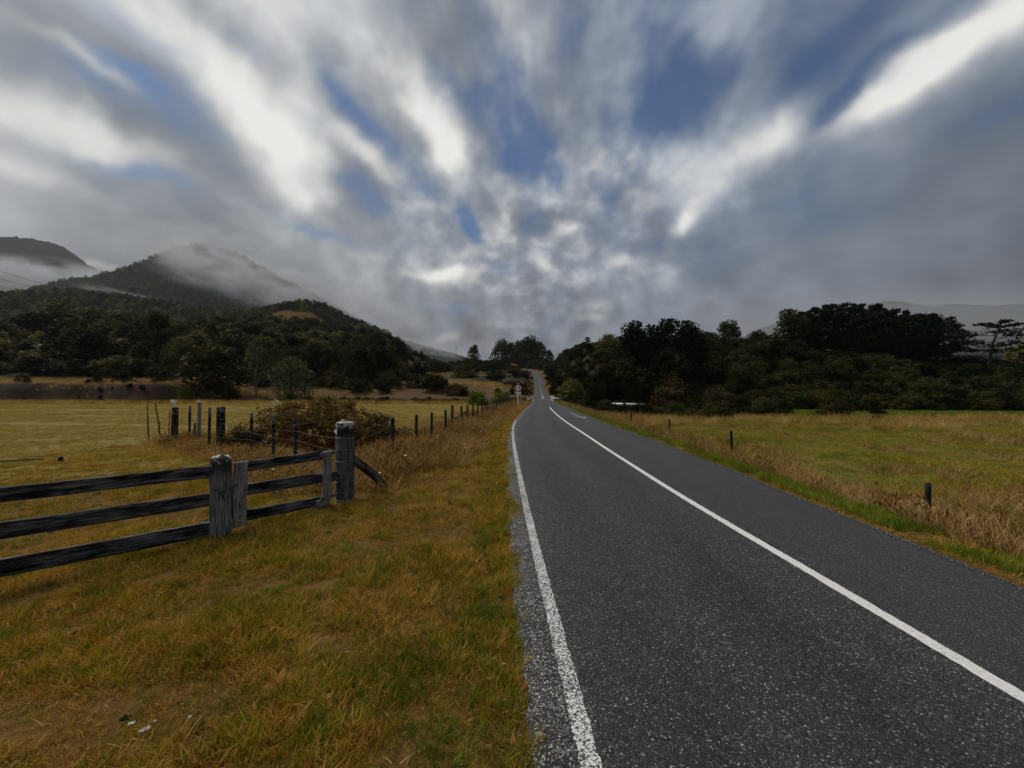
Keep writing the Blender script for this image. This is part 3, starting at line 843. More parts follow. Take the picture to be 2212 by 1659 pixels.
def proto_broad(seed, h=10.0, w=8.0, mat='dark', leaf=0.34, nc=30, per=110, low=0.16, pale=False, gap=0.0, tall=False):
    rng = np.random.default_rng(seed)
    tb = MB(); clumps = []
    lean = rng.normal(size=2) * 0.04 * h
    tr_top = np.array([lean[0], lean[1], h * 0.72])
    limb(tb, (0, 0, -0.4), tr_top, 0.028 * h, 0.008 * h, rng, 7, 0.03)
    for i in range(nc):
        zc = low + (0.96 - low) * ((i + rng.random()) / nc)
        a = i * 2.4 + rng.random() * 0.8
        env = math.sin(math.pi * min(1, max(0.06, (zc - low * 0.5) / (1.04 - low * 0.5)))**0.8) ** 0.7
        if tall: env = max(env, 0.55) * (0.75 + 0.4 * rng.random())
        rad = (w / 2) * env * (0.35 + 0.65 * rng.random()**0.5)
        cr = (0.16 + 0.10 * rng.random()) * w * (0.92 if tall else 0.85)
        rad = max(0.0, rad - cr * 0.45)
        c = np.array([math.cos(a) * rad + lean[0] * zc, math.sin(a) * rad + lean[1] * zc, zc * h - cr * 0.3])
        if gap and rng.random() < gap: continue
        clumps.append((c[0], c[1], c[2], cr, cr, cr * 0.78, int(per * (0.6 + 0.8 * rng.random()))))
        if i % 2 == 0:
            zb = max(0.12, zc - 0.22) * h
            limb(tb, (lean[0] * zb / h, lean[1] * zb / h, zb), c, 0.010 * h, 0.003 * h, rng, 4, 0.06, 5)
    me_t = tb.mesh('trunk', True); me_t.materials.append(m_bark_pale if pale else m_bark)
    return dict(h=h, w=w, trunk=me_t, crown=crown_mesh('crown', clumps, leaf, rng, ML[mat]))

def proto_pine(seed, h=16.0, w=11.0, sparse=False, lean=0.0):
    rng = np.random.default_rng(seed)
    tb = MB(); clumps = []
    top = np.array([lean * h * 0.25, 0, h * 0.95])
    limb(tb, (0, 0, -0.5), top, 0.022 * h, 0.006 * h, rng, 8, 0.015, 7)
    nb = 22 if sparse else 34
    for i in range(nb):
        q = 0.26 + 0.72 * (i + rng.random() * 0.7) / nb
        a = i * 2.399 + rng.random() * 0.6
        L = (w / 2) * (0.45 + 0.75 * math.sin(math.pi * min(1, (q - 0.1) / 0.95)) ** 0.8) * (0.55 + 0.55 * rng.random())
        if q > 0.86: L *= 0.55
        if lean and math.cos(a) > 0: L *= 1.45
        s0 = top * q; s0[2] = q * h * 0.95
        e = s0 + np.array([math.cos(a) * L, math.sin(a) * L, h * (0.03 + 0.05 * rng.random())])
        limb(tb, s0, e, 0.006 * h, 0.002 * h, rng, 4, 0.04, 4)
        for k in range(2 if sparse else 3):
            f = 0.42 + 0.56 * (k + rng.random()) / (2 if sparse else 3)
            p = s0 * (1 - f) + e * f
            cr = L * (0.24 + 0.16 * rng.random()) + 0.35
            clumps.append((p[0], p[1], p[2] + 0.12, cr, cr, cr * (0.30 if sparse else 0.46), int((42 if sparse else 62) * (0.6 + 0.7 * rng.random()))))
    me_t = tb.mesh('trunk', True); me_t.materials.append(m_bark)
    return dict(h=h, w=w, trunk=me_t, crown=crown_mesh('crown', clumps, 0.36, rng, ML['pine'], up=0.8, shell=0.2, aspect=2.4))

def proto_bush(seed, h=3.0, w=4.2, mat='scrub', leaf=0.17, nc=22, per=90):
    rng = np.random.default_rng(seed)
    tb = MB(); clumps = []
    for i in range(nc):
        a = rng.random() * 6.28; r_ = (w / 2) * math.sqrt(rng.random()) * 0.78
        zt = h * (0.06 + 0.80 * rng.random()) * (1 - 0.45 * (r_ / (w / 2))**2)
        cr = (0.13 + 0.09 * rng.random()) * w
        clumps.append((math.cos(a) * r_, math.sin(a) * r_, max(zt, cr * 0.5), cr, cr, cr * 0.8, int(per * (0.6 + 0.8 * rng.random()))))
        if i < 5: limb(tb, (math.cos(a) * r_ * 0.2, math.sin(a) * r_ * 0.2, -0.15), (math.cos(a) * r_, math.sin(a) * r_, zt), 0.018 * h, 0.006 * h, rng, 3, 0.08, 5)
    me_t = tb.mesh('stem', True); me_t.materials.append(m_bark)
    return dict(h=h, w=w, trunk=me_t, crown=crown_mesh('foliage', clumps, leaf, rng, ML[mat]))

PROTO = {
    'broad': [proto_broad(s, 10, 8.5) for s in (1, 2, 3)],
    'olive': [proto_broad(s, 10, 8.0, 'olive') for s in (11, 12)],
    'tall': [proto_broad(s, 15, 8.0, 'dark', 0.36, 34, 105, 0.10, tall=True, gap=0.04) for s in (21, 22, 23)],
    'sparse': [proto_broad(s, 11, 6.0, 'pale', 0.26, 22, 52, 0.25, pale=True, tall=True, gap=0.2) for s in (31, 32)],
    'greyed': [proto_broad(s, 8, 8.0, 'pale', 0.26, 30, 75, 0.08) for s in (35,)],
    'pine': [proto_pine(s) for s in (41, 42, 43)],
    'pine_open': [proto_pine(47, 16, 12, True, 0.9)],
    'bush': [proto_bush(s) for s in (51, 52, 53)],
    'rust': [proto_bush(s, 4, 4.6, 'rust') for s in (61,)],
    'darkbush': [proto_bush(s, 4, 4.6, 'dark', 0.2, 20, 100) for s in (65, 66)],
    'conic': [proto_broad(71, 12, 3.0, 'dark', 0.3, 24, 60, 0.1, tall=True)],
    'broom': [proto_bush(81, 2.4, 4.0, 'broom', 0.10, 26, 150)],
    'grey': [proto_bush(85, 3.2, 4.0, 'grey', 0.16, 18, 70)],
}
_cnt = {}
def tree(kind, name, label, cat, px, top_py, w_px, Y, group=None, zoff=0.0, sink=0.0, variant=None):
    """stands on the ground at distance Y; its height and spread come from where its top and sides are seen"""
    top = at(px, top_py, Y)
    g = Hs(top.x, Y) - sink
    lst = PROTO[kind]
    i = _cnt.get(kind, 0); _cnt[kind] = i + 1
    p = lst[(variant if variant is not None else i) % len(lst)]
    hgt = max(0.8, top.z - g)
    sx = (w_px / FPX * Y) / p['w']
    root = empty(name, (top.x, Y, g), random.random() * 6.28 if kind != 'pine_open' else 0.0)
    root.scale = (sx, sx, hgt / p['h'])
    bushy = p['crown'].name.startswith('foliage')
    link('stem' if bushy else 'trunk', p['trunk'], None, root)
    link('foliage' if bushy else 'crown', p['crown'], None, root)
    tag(root, label, cat, group)
    return root

T = tree
# left: trees behind the hay paddock
T('broad', 'broadleaf_tree', 'big spreading dark green tree at the right end of the clay bank', 'tree', 468, 746, 150, 80, variant=0)
T('rust', 'shrub', 'brownish rounded shrub left of the big spreading tree', 'shrub', 352, 785, 62, 82)
T('sparse', 'pale_tree', 'slender pale tree with thin light trunk behind the paddock', 'tree', 555, 726, 56, 84, variant=0)
T('greyed', 'grey_green_tree', 'low grey-green tree behind the bramble thicket', 'tree', 632, 768, 100, 80)
T('rust', 'shrub', 'dark reddish upright shrub between grey-green tree and bushes', 'shrub', 718, 780, 44, 96)
T('darkbush', 'shrub', 'wide dark bush below the grass slope, left of two', 'bush', 772, 812, 72, 88)
T('darkbush', 'shrub', 'narrow dark bush below the grass slope, right of two', 'bush', 826, 815, 44, 88)
T('darkbush', 'shrub', 'large round black-green bush beside the near power pole', 'bush', 934, 802, 66, 90)
T('bush', 'shrub', 'low green bush between round dark bush and broom', 'bush', 985, 826, 60, 84)
T('bush', 'shrub', 'small olive bush on the brown slope under the power pole', 'bush', 872, 812, 22, 105)
T('broad', 'broadleaf_tree', 'tall dark tree at right end of the wooded ridge', 'tree', 853, 733, 58, 175, variant=1)
T('broad', 'broadleaf_tree', 'broad dark tree second from right on wooded ridge', 'tree', 806, 716, 72, 185, variant=2)
T('broad', 'broadleaf_tree', 'dark tree third from right on wooded ridge', 'tree', 752, 722, 66, 180, variant=0)
T('olive', 'olive_tree', 'olive tree below the tall ridge-end tree', 'tree', 850, 775, 52, 150)
T('sparse', 'pale_tree', 'pale feathery tree below the wooded ridge end', 'tree', 806, 772, 60, 140, variant=1)
T('olive', 'olive_tree', 'bushy olive tree right of the grey-green tree', 'tree', 735, 752, 64, 130)
T('conic', 'narrow_tree', 'narrow dark spire-shaped tree on the skyline', 'tree', 911, 756, 12, 215)
T('broad', 'broadleaf_tree', 'low dark tree under the spire-shaped tree', 'tree', 903, 785, 48, 165, variant=1)
T('broad', 'broadleaf_tree', 'dark tree at the foot of the near power pole', 'tree', 948, 777, 60, 175, variant=2)
T('bush', 'shrub', 'rounded bush on the brown rise left of skyline tree', 'bush', 1000, 784, 44, 180)
T('bush', 'shrub', 'wide bush halfway up the brown rise', 'bush', 1000, 800, 70, 150)
T('broad', 'broadleaf_tree', 'lone round tree standing on the skyline left of the crest', 'tree', 1022, 744, 30, 262, variant=2)
T('bush', 'shrub', 'dark bush below the lone skyline tree', 'bush', 1008, 772, 34, 235)
T('bush', 'shrub', 'low bush between lone skyline tree and crest clump', 'bush', 1052, 776, 44, 290)
for i, (px_, ty, w_) in enumerate(((1084, 733, 34), (1102, 738, 30), (1120, 732, 34), (1143, 727, 46), (1163, 736, 30))):
    T('broad', 'broadleaf_tree', ['leftmost tree of the crest clump above the road', 'second tree of the crest clump above the road', 'middle tree of the crest clump above the road',
      'tallest roundest tree of the crest clump above the road', 'rightmost tree of the crest clump above the road'][i], 'tree', px_, ty, w_ * 1.55, 338 + 5 * (i % 2), 'trees on the crest', variant=i, sink=4.0)
T('broad', 'small_tree', 'small tree right of the crest clump', 'tree', 1187, 756, 20, 300)
T('grey', 'flowering_shrub', 'grey-white flowering shrub on the bank left of hill road', 'bush', 1098, 806, 26, 122)
T('darkbush', 'shrub', 'dark shrub above the flowering shrub beside the hill road', 'bush', 1100, 788, 52, 150)
T('darkbush', 'shrub', 'dark shrub left of the flowering shrub', 'bush', 1068, 795, 46, 135)
T('rust', 'shrub', 'brown shrub on the bank behind the round sign', 'bush', 1106, 822, 44, 105)
T('bush', 'shrub', 'tiny bush at the bend of the hill road', 'bush', 1137, 797, 16, 225)
T('broom', 'broom_shrub', 'bright green broom behind the fence, left of two', 'shrub', 1035, 842, 62, 56)
T('broom', 'broom_shrub', 'bright green broom behind the fence, right of two', 'shrub', 1082, 843, 60, 58)
# right: creek trees, scarp, pines
T('bush', 'shrub', 'small bush in front of the white pipe, left of two', 'bush', 1349, 864, 11, 54)
T('bush', 'shrub', 'small bush in front of the white pipe, right of two', 'bush', 1380, 866, 10, 54)
T('olive', 'olive_tree', 'round olive bush right of the bridge rail', 'bush', 1232, 818, 62, 74)
T('darkbush', 'shrub', 'dark shrub hugging the right edge of the hill road', 'bush', 1200, 800, 34, 125)
T('bush', 'shrub', 'green shrub on the right bank below the road bend', 'bush', 1195, 782, 36, 190)
T('conic', 'small_tree', 'small upright tree on the right skyline', 'tree', 1268, 727, 20, 190)
T('olive', 'olive_tree', 'medium olive tree left of the tall creek trees', 'tree', 1312, 722, 68, 118)
T('tall', 'tall_tree', 'leftmost tall creek tree with open crown', 'tree', 1375, 690, 88, 84, 'tall creek trees', variant=0)
T('tall', 'tall_tree', 'second tall creek tree, crown parted by sky gap', 'tree', 1404, 696, 84, 82, 'tall creek trees', variant=1)
T('tall', 'tall_tree', 'highest of the tall creek trees', 'tree', 1440, 681, 88, 84, 'tall creek trees', variant=2)
T('tall', 'tall_tree', 'fourth tall creek tree, pointed top', 'tree', 1482, 688, 92, 86, 'tall creek trees', variant=0)
T('tall', 'tall_tree', 'rightmost tall creek tree sloping to the scrub', 'tree', 1516, 716, 84, 88, 'tall creek trees', variant=1)
T('tall', 'tall_tree', 'dark creek tree hidden low in front of the tall ones', 'tree', 1345, 770, 90, 76, variant=2)
T('broad', 'broadleaf_tree', 'dense black-green tree below the tall creek trees', 'tree', 1435, 752, 120, 80, variant=1)
T('broad', 'broadleaf_tree', 'dark tree filling the foot of the creek trees', 'tree', 1300, 790, 90, 76, variant=2)
T('rust', 'brown_tree', 'brownish bushy tree in front of the creek trees', 'tree', 1448, 810, 96, 66)
T('rust', 'shrub', 'dark red-brown shrub at the foot of the scrub slope', 'bush', 1545, 826, 84, 62)
T('bush', 'shrub', 'low green bush at the far edge of the right paddock', 'bush', 1660, 868, 74, 47)
T('rust', 'shrub', 'low brown bush at the edge of the green flat', 'bush', 1800, 862, 84, 46)
T('bush', 'shrub', 'round green bush behind the low brown bush', 'bush', 1880, 858, 56, 50)
T('broad', 'broadleaf_tree', 'round hazy tree on the terrace edge', 'tree', 1572, 694, 74, 150, variant=0)
T('broad', 'broadleaf_tree', 'low hazy tree left of the round terrace tree', 'tree', 1532, 716, 50, 150, variant=1)
T('olive', 'olive_tree', 'low hazy tree right of the round terrace tree', 'tree', 1632, 714, 60, 150)
pines = [(1703, 664, 74), (1738, 672, 74), (1770, 660, 80), (1806, 653, 84), (1848, 655, 76), (1884, 655, 70), (1925, 666, 84), (1962, 672, 76), (1998, 676, 72), (2036, 682, 70)]
names = ['leftmost', 'second', 'third', 'fourth and highest', 'fifth', 'sixth', 'seventh', 'eighth', 'ninth', 'tenth', 'eleventh']
for i, (px_, ty, w_) in enumerate(pines):
    T('pine' if i else 'tall', 'pine_tree', f'{names[i]} dark pine of the right-hand stand', 'tree', px_, ty, w_ * 1.1, 100 + (i * 7) % 13, 'pines on the right', variant=i, sink=2.0)
T('pine_open', 'pine_tree', 'open wind-shaped pine at the right end of the stand', 'tree', 2125, 686, 130, 96, 'pines on the right', sink=1.0)
T('darkbush', 'shrub', 'dark undergrowth below the leftmost pines', 'bush', 1725, 742, 110, 97)
T('darkbush', 'shrub', 'dark undergrowth below the middle pines', 'bush', 1880, 755, 120, 97)
T('olive', 'olive_tree', 'grey misty tree at the right edge of the picture', 'tree', 2205, 738, 60, 110)

# ------------------------------------------------------------------ scattered stuff (points carrying small plants)
def proto_collection(name, meshes):
    c = bpy.data.collections.new(name)
    for i, me in enumerate(meshes):
        c.objects.link(bpy.data.objects.new(f'{name}_{i}', me))
    return c
def scatter(name, label, cat, pts, scale, coll, nvar, tilt=0.15, zscale=None):
    n = len(pts)
    me = bpy.data.meshes.new(name)
    me.vertices.add(n); me.vertices.foreach_set('co', np.asarray(pts, dtype=np.float32).ravel())
    rot = np.stack([RNG.normal(size=n) * tilt, RNG.normal(size=n) * tilt, RNG.random(n) * 6.283], 1)
    zs = scale if zscale is None else zscale
    scl = np.stack([scale, scale, zs], 1)
    for nm, arr in (('rot', rot), ('scl', scl)):
        a = me.attributes.new(nm, 'FLOAT_VECTOR', 'POINT'); a.data.foreach_set('vector', arr.astype(np.float32).ravel())
    a = me.attributes.new('pid', 'INT', 'POINT'); a.data.foreach_set('value', RNG.integers(0, nvar, n).astype(np.int32))
    o = link(name, me)
    g = bpy.data.node_groups.new(name + ' scatter', 'GeometryNodeTree')
    g.interface.new_socket('Geometry', in_out='INPUT', socket_type='NodeSocketGeometry')
    g.interface.new_socket('Geometry', in_out='OUTPUT', socket_type='NodeSocketGeometry')
    gi = g.nodes.new('NodeGroupInput'); go = g.nodes.new('NodeGroupOutput')
    ci = g.nodes.new('GeometryNodeCollectionInfo'); ci.inputs['Collection'].default_value = coll
    ci.inputs['Separate Children'].default_value = True; ci.inputs['Reset Children'].default_value = True
    ip = g.nodes.new('GeometryNodeInstanceOnPoints'); ip.inputs['Pick Instance'].default_value = True
    def named(nm, ty):
        nd = g.nodes.new('GeometryNodeInputNamedAttribute'); nd.data_type = ty; nd.inputs['Name'].default_value = nm
        return nd.outputs['Attribute']
    g.links.new(gi.outputs[0], ip.inputs['Points']); g.links.new(ci.outputs[0], ip.inputs['Instance'])
    g.links.new(named('pid', 'INT'), ip.inputs['Instance Index'])
    e2r = g.nodes.new('FunctionNodeEulerToRotation'); g.links.new(named('rot', 'FLOAT_VECTOR'), e2r.inputs[0])
    g.links.new(e2r.outputs[0], ip.inputs['Rotation'])
    g.links.new(named('scl', 'FLOAT_VECTOR'), ip.inputs['Scale'])
    g.links.new(ip.outputs[0], go.inputs[0])
    md = o.modifiers.new('scatter', 'NODES'); md.node_group = g
    tag(o, label, cat, kind='stuff')
    return o

def area_points(dens, x0, x1, y0, y1, mask, dy=None):
    """random points, dens(y) per square metre, inside the wedge the valley view covers"""
    xs, ys = [], []
    y = y0
    while y < y1:
        st = dy or max(0.25, abs(y) * 0.06)
        st = min(st, y1 - y) + 1e-6
        a = max(x0, -1.7 * (y + st) - 4.0); b = min(x1, 1.6 * (y + st) + 3.0)
        if b > a:
            n = RNG.poisson(dens(y + st / 2) * (b - a) * st)
            xs.append(a + (b - a) * RNG.random(n)); ys.append(y + st * RNG.random(n))
        y += st
    x = np.concatenate(xs); yv = np.concatenate(ys)
    k = mask(x, yv)
    return x[k], yv[k]

# trees of the left forest: a row near enough to tell apart, the mass behind as one wood
forest_spots = [(-20, 690, 110, 128, 'broad'), (60, 668, 90, 150, 'broad'), (130, 655, 84, 165, 'olive'), (200, 662, 84, 165, 'olive'), (265, 668, 80, 165, 'olive'), (330, 690, 74, 150, 'sparse'), (390, 694, 70, 150, 'sparse'),
                (440, 700, 76, 150, 'olive'), (505, 706, 66, 145, 'sparse'), (30, 735, 110, 104, 'broad'), (120, 742, 100, 102, 'olive'), (200, 736, 96, 106, 'broad'), (285, 730, 90, 110, 'olive'), (345, 742, 84, 108, 'broad'),
                (405, 735, 80, 112, 'broad'), (600, 712, 70, 140, 'sparse'), (655, 718, 72, 138, 'olive'), (700, 724, 60, 140, 'olive'), (580, 745, 60, 118, 'broad'), (680, 758, 60, 118, 'olive'),
                (80, 770, 86, 92, 'broad'), (170, 775, 90, 92, 'broad'), (255, 768, 80, 92, 'olive'), (-60, 760, 110, 92, 'broad'), (310, 775, 60, 92, 'broad'), (338, 670, 60, 106, 'broad')]
words = {'broad': 'dark rounded', 'olive': 'olive green', 'sparse': 'pale feathery'}
rows_ = {True: 'in the front row of the left forest', False: 'in the back row of the left forest'}
seen = {}
ordn = ['first', 'second', 'third', 'fourth', 'fifth', 'sixth', 'seventh', 'eighth', 'ninth', 'tenth', 'eleventh', 'twelfth']
for (px_, ty, w_, Y, kd) in sorted(forest_spots):
    key = (kd, Y < 115); seen[key] = seen.get(key, 0) + 1
    T(kd, {'broad': 'broadleaf_tree', 'olive': 'olive_tree', 'sparse': 'pale_tree'}[kd], f'{words[kd]} tree {rows_[Y < 115]}, {ordn[seen[key] - 1]} such from left', 'tree', px_, ty, w_ * 1.15, Y, 'trees of the left forest')
# round clipped-looking bushes on top of the clay bank
for i, (px_, ty, w_) in enumerate(((48, 804, 26), (210, 806, 24), (265, 798, 44))):
    T('bush', 'shrub', ['small round bush on the clay bank, leftmost of three', 'small round bush on the clay bank, middle of three', 'wider bush on the clay bank, rightmost of three'][i], 'bush', px_, ty, w_, 81)
T('broom', 'shrub', 'yellow-green bush at the foot of the clay bank', 'bush', 400 - 0, 832, 44, 72)
T('darkbush', 'shrub', 'dark bush against the clay bank', 'bush', 497 - 0, 822, 40, 74)

far_protos = []
for s in (201, 202, 203, 204):
    p = proto_broad(s, 10, 8.5, 'dark' if s % 2 else 'olive', 0.75, 16, 26, 0.1)
    far_protos.append(p['crown'])
C_FAR = proto_collection('wood_crown', far_protos)
def hill_points(V, n, zmin=0.06, rng=RNG, front=True, pxlim=None):
    rws, cls = V.shape[:2]
    r = rng.random(n) * ((rws - 1) * 0.56); c_ = rng.random(n) * (cls - 1.001)
    i, j = r.astype(int), c_.astype(int); fr, fc = (r - i)[:, None], (c_ - j)[:, None]
    return (V[i, j] * (1 - fr) + V[i + 1, j] * fr) * (1 - fc) + (V[i, j + 1] * (1 - fr) + V[i + 1, j + 1] * fr) * fc
p = hill_points(V_F1, 9000)
q = ((p[:, 0] + 310) / 110)**2 + ((p[:, 1] - 492) / 38)**2 + 2.2 * fbm(p[:, 0], p[:, 1], 0.02, 3)
p = p[(q > 1.0) & (p[:, 0] > -1.5 * p[:, 1])]
scatter('wood', 'dark bush covering the wooded foothill', 'wood', p, 0.55 + 0.6 * RNG.random(len(p)), C_FAR, 4, 0.05)
p = hill_points(V_M2, 9000)
p = p[(p[:, 0] > -1.5 * p[:, 1])]
scatter('wood', 'dark bush covering the round-topped mountain', 'wood', p - np.array([0, 0, 2.0]), 0.7 + 0.8 * RNG.random(len(p)), C_FAR, 4, 0.05)
# forest mass behind the front rows, left
x, y = area_points(lambda y: 0.020, -420, -25, 96, 330, lambda x, y: (x < -0.26 * y - 8) & (fbm(x, y, 0.02, 3) > -0.42))
p = np.stack([x, y, H(x, y) - 0.8], 1)
mid_protos = [PROTO['broad'][0]['crown'], PROTO['broad'][1]['crown'], PROTO['broad'][2]['crown'], PROTO['olive'][0]['crown'], PROTO['olive'][1]['crown']]
C_MID = proto_collection('forest_crown', mid_protos)
scatter('wood', 'mass of dark forest rising behind the left tree rows', 'wood', p, 0.75 + 0.5 * RNG.random(len(p)), C_MID, 5, 0.05)
# scrub: scarp on the right, rise on the left, creek margins
C_SCRUB = proto_collection('scrub_bush', [q_['crown'] for q_ in PROTO['bush']] + [PROTO['darkbush'][0]['crown'], PROTO['darkbush'][1]['crown']])
def m_scarp(x, y):
    yf = 57 + 45 * np.exp(-np.clip((x - 12) / 22, -3, 50)) + 3.0 * fbm(x, y, 0.03, 3)
    d, _ = road_near(x, y)
    return (y - yf > -2) & (d > 3.2) & ((y - yf < 75) | (x < 60))
x, y = area_points(lambda y: 0.22 if y < 130 else 0.15, 8, 260, 55, 330, lambda x, y: (x > xr_at(y)) & m_scarp(x, y))
scatter('scrub', 'dense dark scrub covering the slope on the right', 'scrub', np.stack([x, y, H(x, y) - 0.5], 1), 0.55 + 0.55 * RNG.random(len(x)), C_SCRUB, 5, 0.08)
x, y = area_points(lambda y: 0.060, -110, 15, 92, 310, lambda x, y: (road_near(x, y)[0] > 4.5) & (x < xl_at(y)) & (fbm(x, y, 0.025, 3) > -0.02))
scatter('scrub', 'patchy scrub on the brown rise left of the hill road', 'scrub', np.stack([x, y, H(x, y) - 0.4], 1), 0.6 + 0.7 * RNG.random(len(x)), C_SCRUB, 5, 0.08)
x, y = area_points(lambda y: 0.55, -64, 6.5, 65.5, 74, lambda x, y: (road_near(x, y)[0] > 1.5) & (x < 5) & (y + 3.0 * fbm(x, y, 0.03, 3) > 67.0))
scatter('scrub', 'low green thicket along the creek behind the paddock', 'scrub', np.stack([x, y, H(x, y) - 0.5], 1), 0.36 + 0.30 * RNG.random(len(x)), C_SCRUB, 5, 0.08)
x, y = area_points(lambda y: 0.5, 7, 34, 40, 74, lambda x, y: (road_near(x, y)[0] > 2.2) & (y > 40 + 0.2 * (x - 8) + 3 * fbm(x, y, 0.1, 2)))
scatter('scrub', 'low dark thicket between the road and the creek trees', 'scrub', np.stack([x, y, H(x, y) - 0.6], 1), 0.30 + 0.32 * RNG.random(len(x)), C_SCRUB, 5, 0.08)
x, y = area_points(lambda y: 0.35, 20, 75, 36, 41, lambda x, y: (fbm(x, y, 0.12, 3) > 0.02))
scatter('scrub', 'dark weedy growth along the ditch beyond the right paddock', 'scrub', np.stack([x, y, H(x, y) - 0.35], 1), 0.16 + 0.22 * RNG.random(len(x)), C_SCRUB, 5, 0.08)
x, y = area_points(lambda y: 0.06, -14, 26, 86, 260, lambda x, y: (road_near(x, y)[0] > 1.2) & (road_near(x, y)[0] < 9))
scatter('scrub', 'rough bushes on the banks of the hill road', 'scrub', np.stack([x, y, H(x, y) - 0.3], 1), 0.25 + 0.3 * RNG.random(len(x)), C_SCRUB, 5, 0.08)
x, y = area_points(lambda y: 0.12, 10, 60, 258, 345, lambda x, y: (road_near(x, y)[0] > 3.0))
scatter('scrub', 'scrub on the crest right of the road bend', 'scrub', np.stack([x, y, H(x, y) - 0.4], 1), 0.6 + 0.5 * RNG.random(len(x)), C_SCRUB, 5, 0.08)
x, y = area_points(lambda y: 0.25, -130, -60, 73, 83, lambda x, y: fbm(x, y, 0.15, 3) > 0.05)
scatter('scrub', 'small dark bushes dotted over the clay bank', 'scrub', np.stack([x, y, H(x, y) - 0.2], 1), 0.10 + 0.22 * RNG.random(len(x)), C_SCRUB, 5, 0.1)
# ------------------------------------------------------------------ grasses
def tuft(seed, n, h, spread, width, lean=0.45, seg=2, heads=0, mat=None, name='tuft', curl=0.5):
    """a tuft of bent tapering blades; some carry a seed head"""
    rng = np.random.default_rng(seed)
    V, F = [], []
    for i in range(n):
        a = rng.random() * 6.283; r_ = spread * math.sqrt(rng.random())
        b0 = np.array([math.cos(a) * r_, math.sin(a) * r_, -0.01])
        hh = h * (0.45 + 0.65 * rng.random())
        la = a + rng.normal() * 0.9
        ln = lean * (0.25 + rng.random()) * hh
        d = np.array([math.cos(la), math.sin(la), 0])
        sd = np.array([-d[1], d[0], 0]) * (width * (0.6 + 0.7 * rng.random()) / 2)
        if rng.random() < 0.5: sd = np.array([d[0], d[1], 0]) * np.linalg.norm(sd)
        o = len(V)
        for k in range(seg):
            q = k / seg
            c = b0 + d * ln * q**(1 + curl) + np.array([0, 0, hh * q * (1 - 0.25 * lean * q)])
            w = 1 - 0.55 * q
            V += [c - sd * w, c + sd * w]
        tip = b0 + d * ln + np.array([0, 0, hh * (1 - 0.25 * lean)])
        V.append(tip)
        for k in range(seg - 1):
            F.append((o + 2 * k, o + 2 * k + 1, o + 2 * k + 3)); F.append((o + 2 * k, o + 2 * k + 3, o + 2 * k + 2))
        F.append((o + 2 * (seg - 1), o + 2 * seg - 1, o + 2 * seg))
        if i < heads:
            t0 = tip - np.array([0, 0, hh * 0.16]); wd = width * 1.1
            for s_ in (np.array([wd, 0, 0]), np.array([0, wd, 0])):
                o = len(V)
                V += [t0, t0 * 0.45 + tip * 0.55 - s_, tip + np.array([0, 0, hh * 0.05]), t0 * 0.45 + tip * 0.55 + s_]
                F += [(o, o + 1, o + 2), (o, o + 2, o + 3)]
    me = mesh_np(name, np.array(V), np.array(F), smooth=False)
    me.materials.append(mat)
    return me

def rosette(seed, n, size, mat):
    """flat weed: broad leaves spread from one point"""
    rng = np.random.default_rng(seed); V, F = [], []
    for i in range(n):
        a = i * 6.283 / n + rng.random() * 0.6; L = size * (0.6 + 0.6 * rng.random()); w = L * 0.22
        d = np.array([math.cos(a), math.sin(a), 0]); s_ = np.array([-d[1], d[0], 0]) * w
        z1, z2 = 0.35 * L * rng.random() + 0.012, 0.25 * L * rng.random() + 0.008
        o = len(V)
        V += [np.zeros(3), d * L * 0.5 - s_ + [0, 0, z1], d * L + [0, 0, z2], d * L * 0.5 + s_ + [0, 0, z1]]
        F += [(o, o + 1, o + 2), (o, o + 2, o + 3)]
    me = mesh_np('weed', np.array(V), np.array(F), smooth=False); me.materials.append(mat)
    return me

MG = {
    'verge': m_leaf('verge grass', [(0.1219, 0.1252, 0.0086), (0.2380, 0.1789, 0.0155), (0.3308, 0.1845, 0.0241), (0.3831, 0.1733, 0.0344), (0.4992, 0.3075, 0.0817)], 0.45, 0.25, vary=0.85, fine=4.0),
    'thatch': m_leaf('dead verge thatch', [(0.1580, 0.0714, 0.0170), (0.2873, 0.1367, 0.0340), (0.4884, 0.2744, 0.0842)], 0.9, 0.2, vary=0.8),
    'green': m_leaf('green grass', [(0.056, 0.090, 0.009), (0.109, 0.152, 0.015), (0.185, 0.207, 0.026)], 0.8, 0.3, vary=0.5),
    'dry': m_leaf('tall dry grass', [(0.110, 0.060, 0.018), (0.210, 0.112, 0.036), (0.320, 0.190, 0.075), (0.440, 0.300, 0.140)], 0.6, 0.3, vary=0.9),
    'gold': m_leaf('golden seeding grass', [(0.170, 0.120, 0.025), (0.300, 0.185, 0.050), (0.420, 0.275, 0.095), (0.520, 0.370, 0.160)], 0.25, 0.3, vary=0.8),
    'hay': m_leaf('mown hay stubble', [(0.185, 0.155, 0.026), (0.290, 0.216, 0.045), (0.377, 0.268, 0.067)], 0.16, 0.25, vary=0.4),
    'paddock': m_leaf('damp paddock grass', [(0.1207, 0.1391, 0.0120), (0.2024, 0.2025, 0.0210), (0.2725, 0.2220, 0.0330), (0.3231, 0.1891, 0.0420)], 0.35, 0.25, vary=0.5),
    'tus': m_leaf('yellow tussock', [(0.1495, 0.1495, 0.0138), (0.2760, 0.2300, 0.0230), (0.3910, 0.2760, 0.0575)], 0.9, 0.3, vary=0.6),
    'straw': m_leaf('loose straw', [(0.26, 0.16, 0.07), (0.42, 0.30, 0.15), (0.55, 0.42, 0.24)], 1.5, 0.2, vary=0.8),
    'weed': m_leaf('green weed leaf', [(0.024, 0.047, 0.011), (0.047, 0.081, 0.019), (0.081, 0.115, 0.034)], 1.5, 0.2, vary=0.6),
}
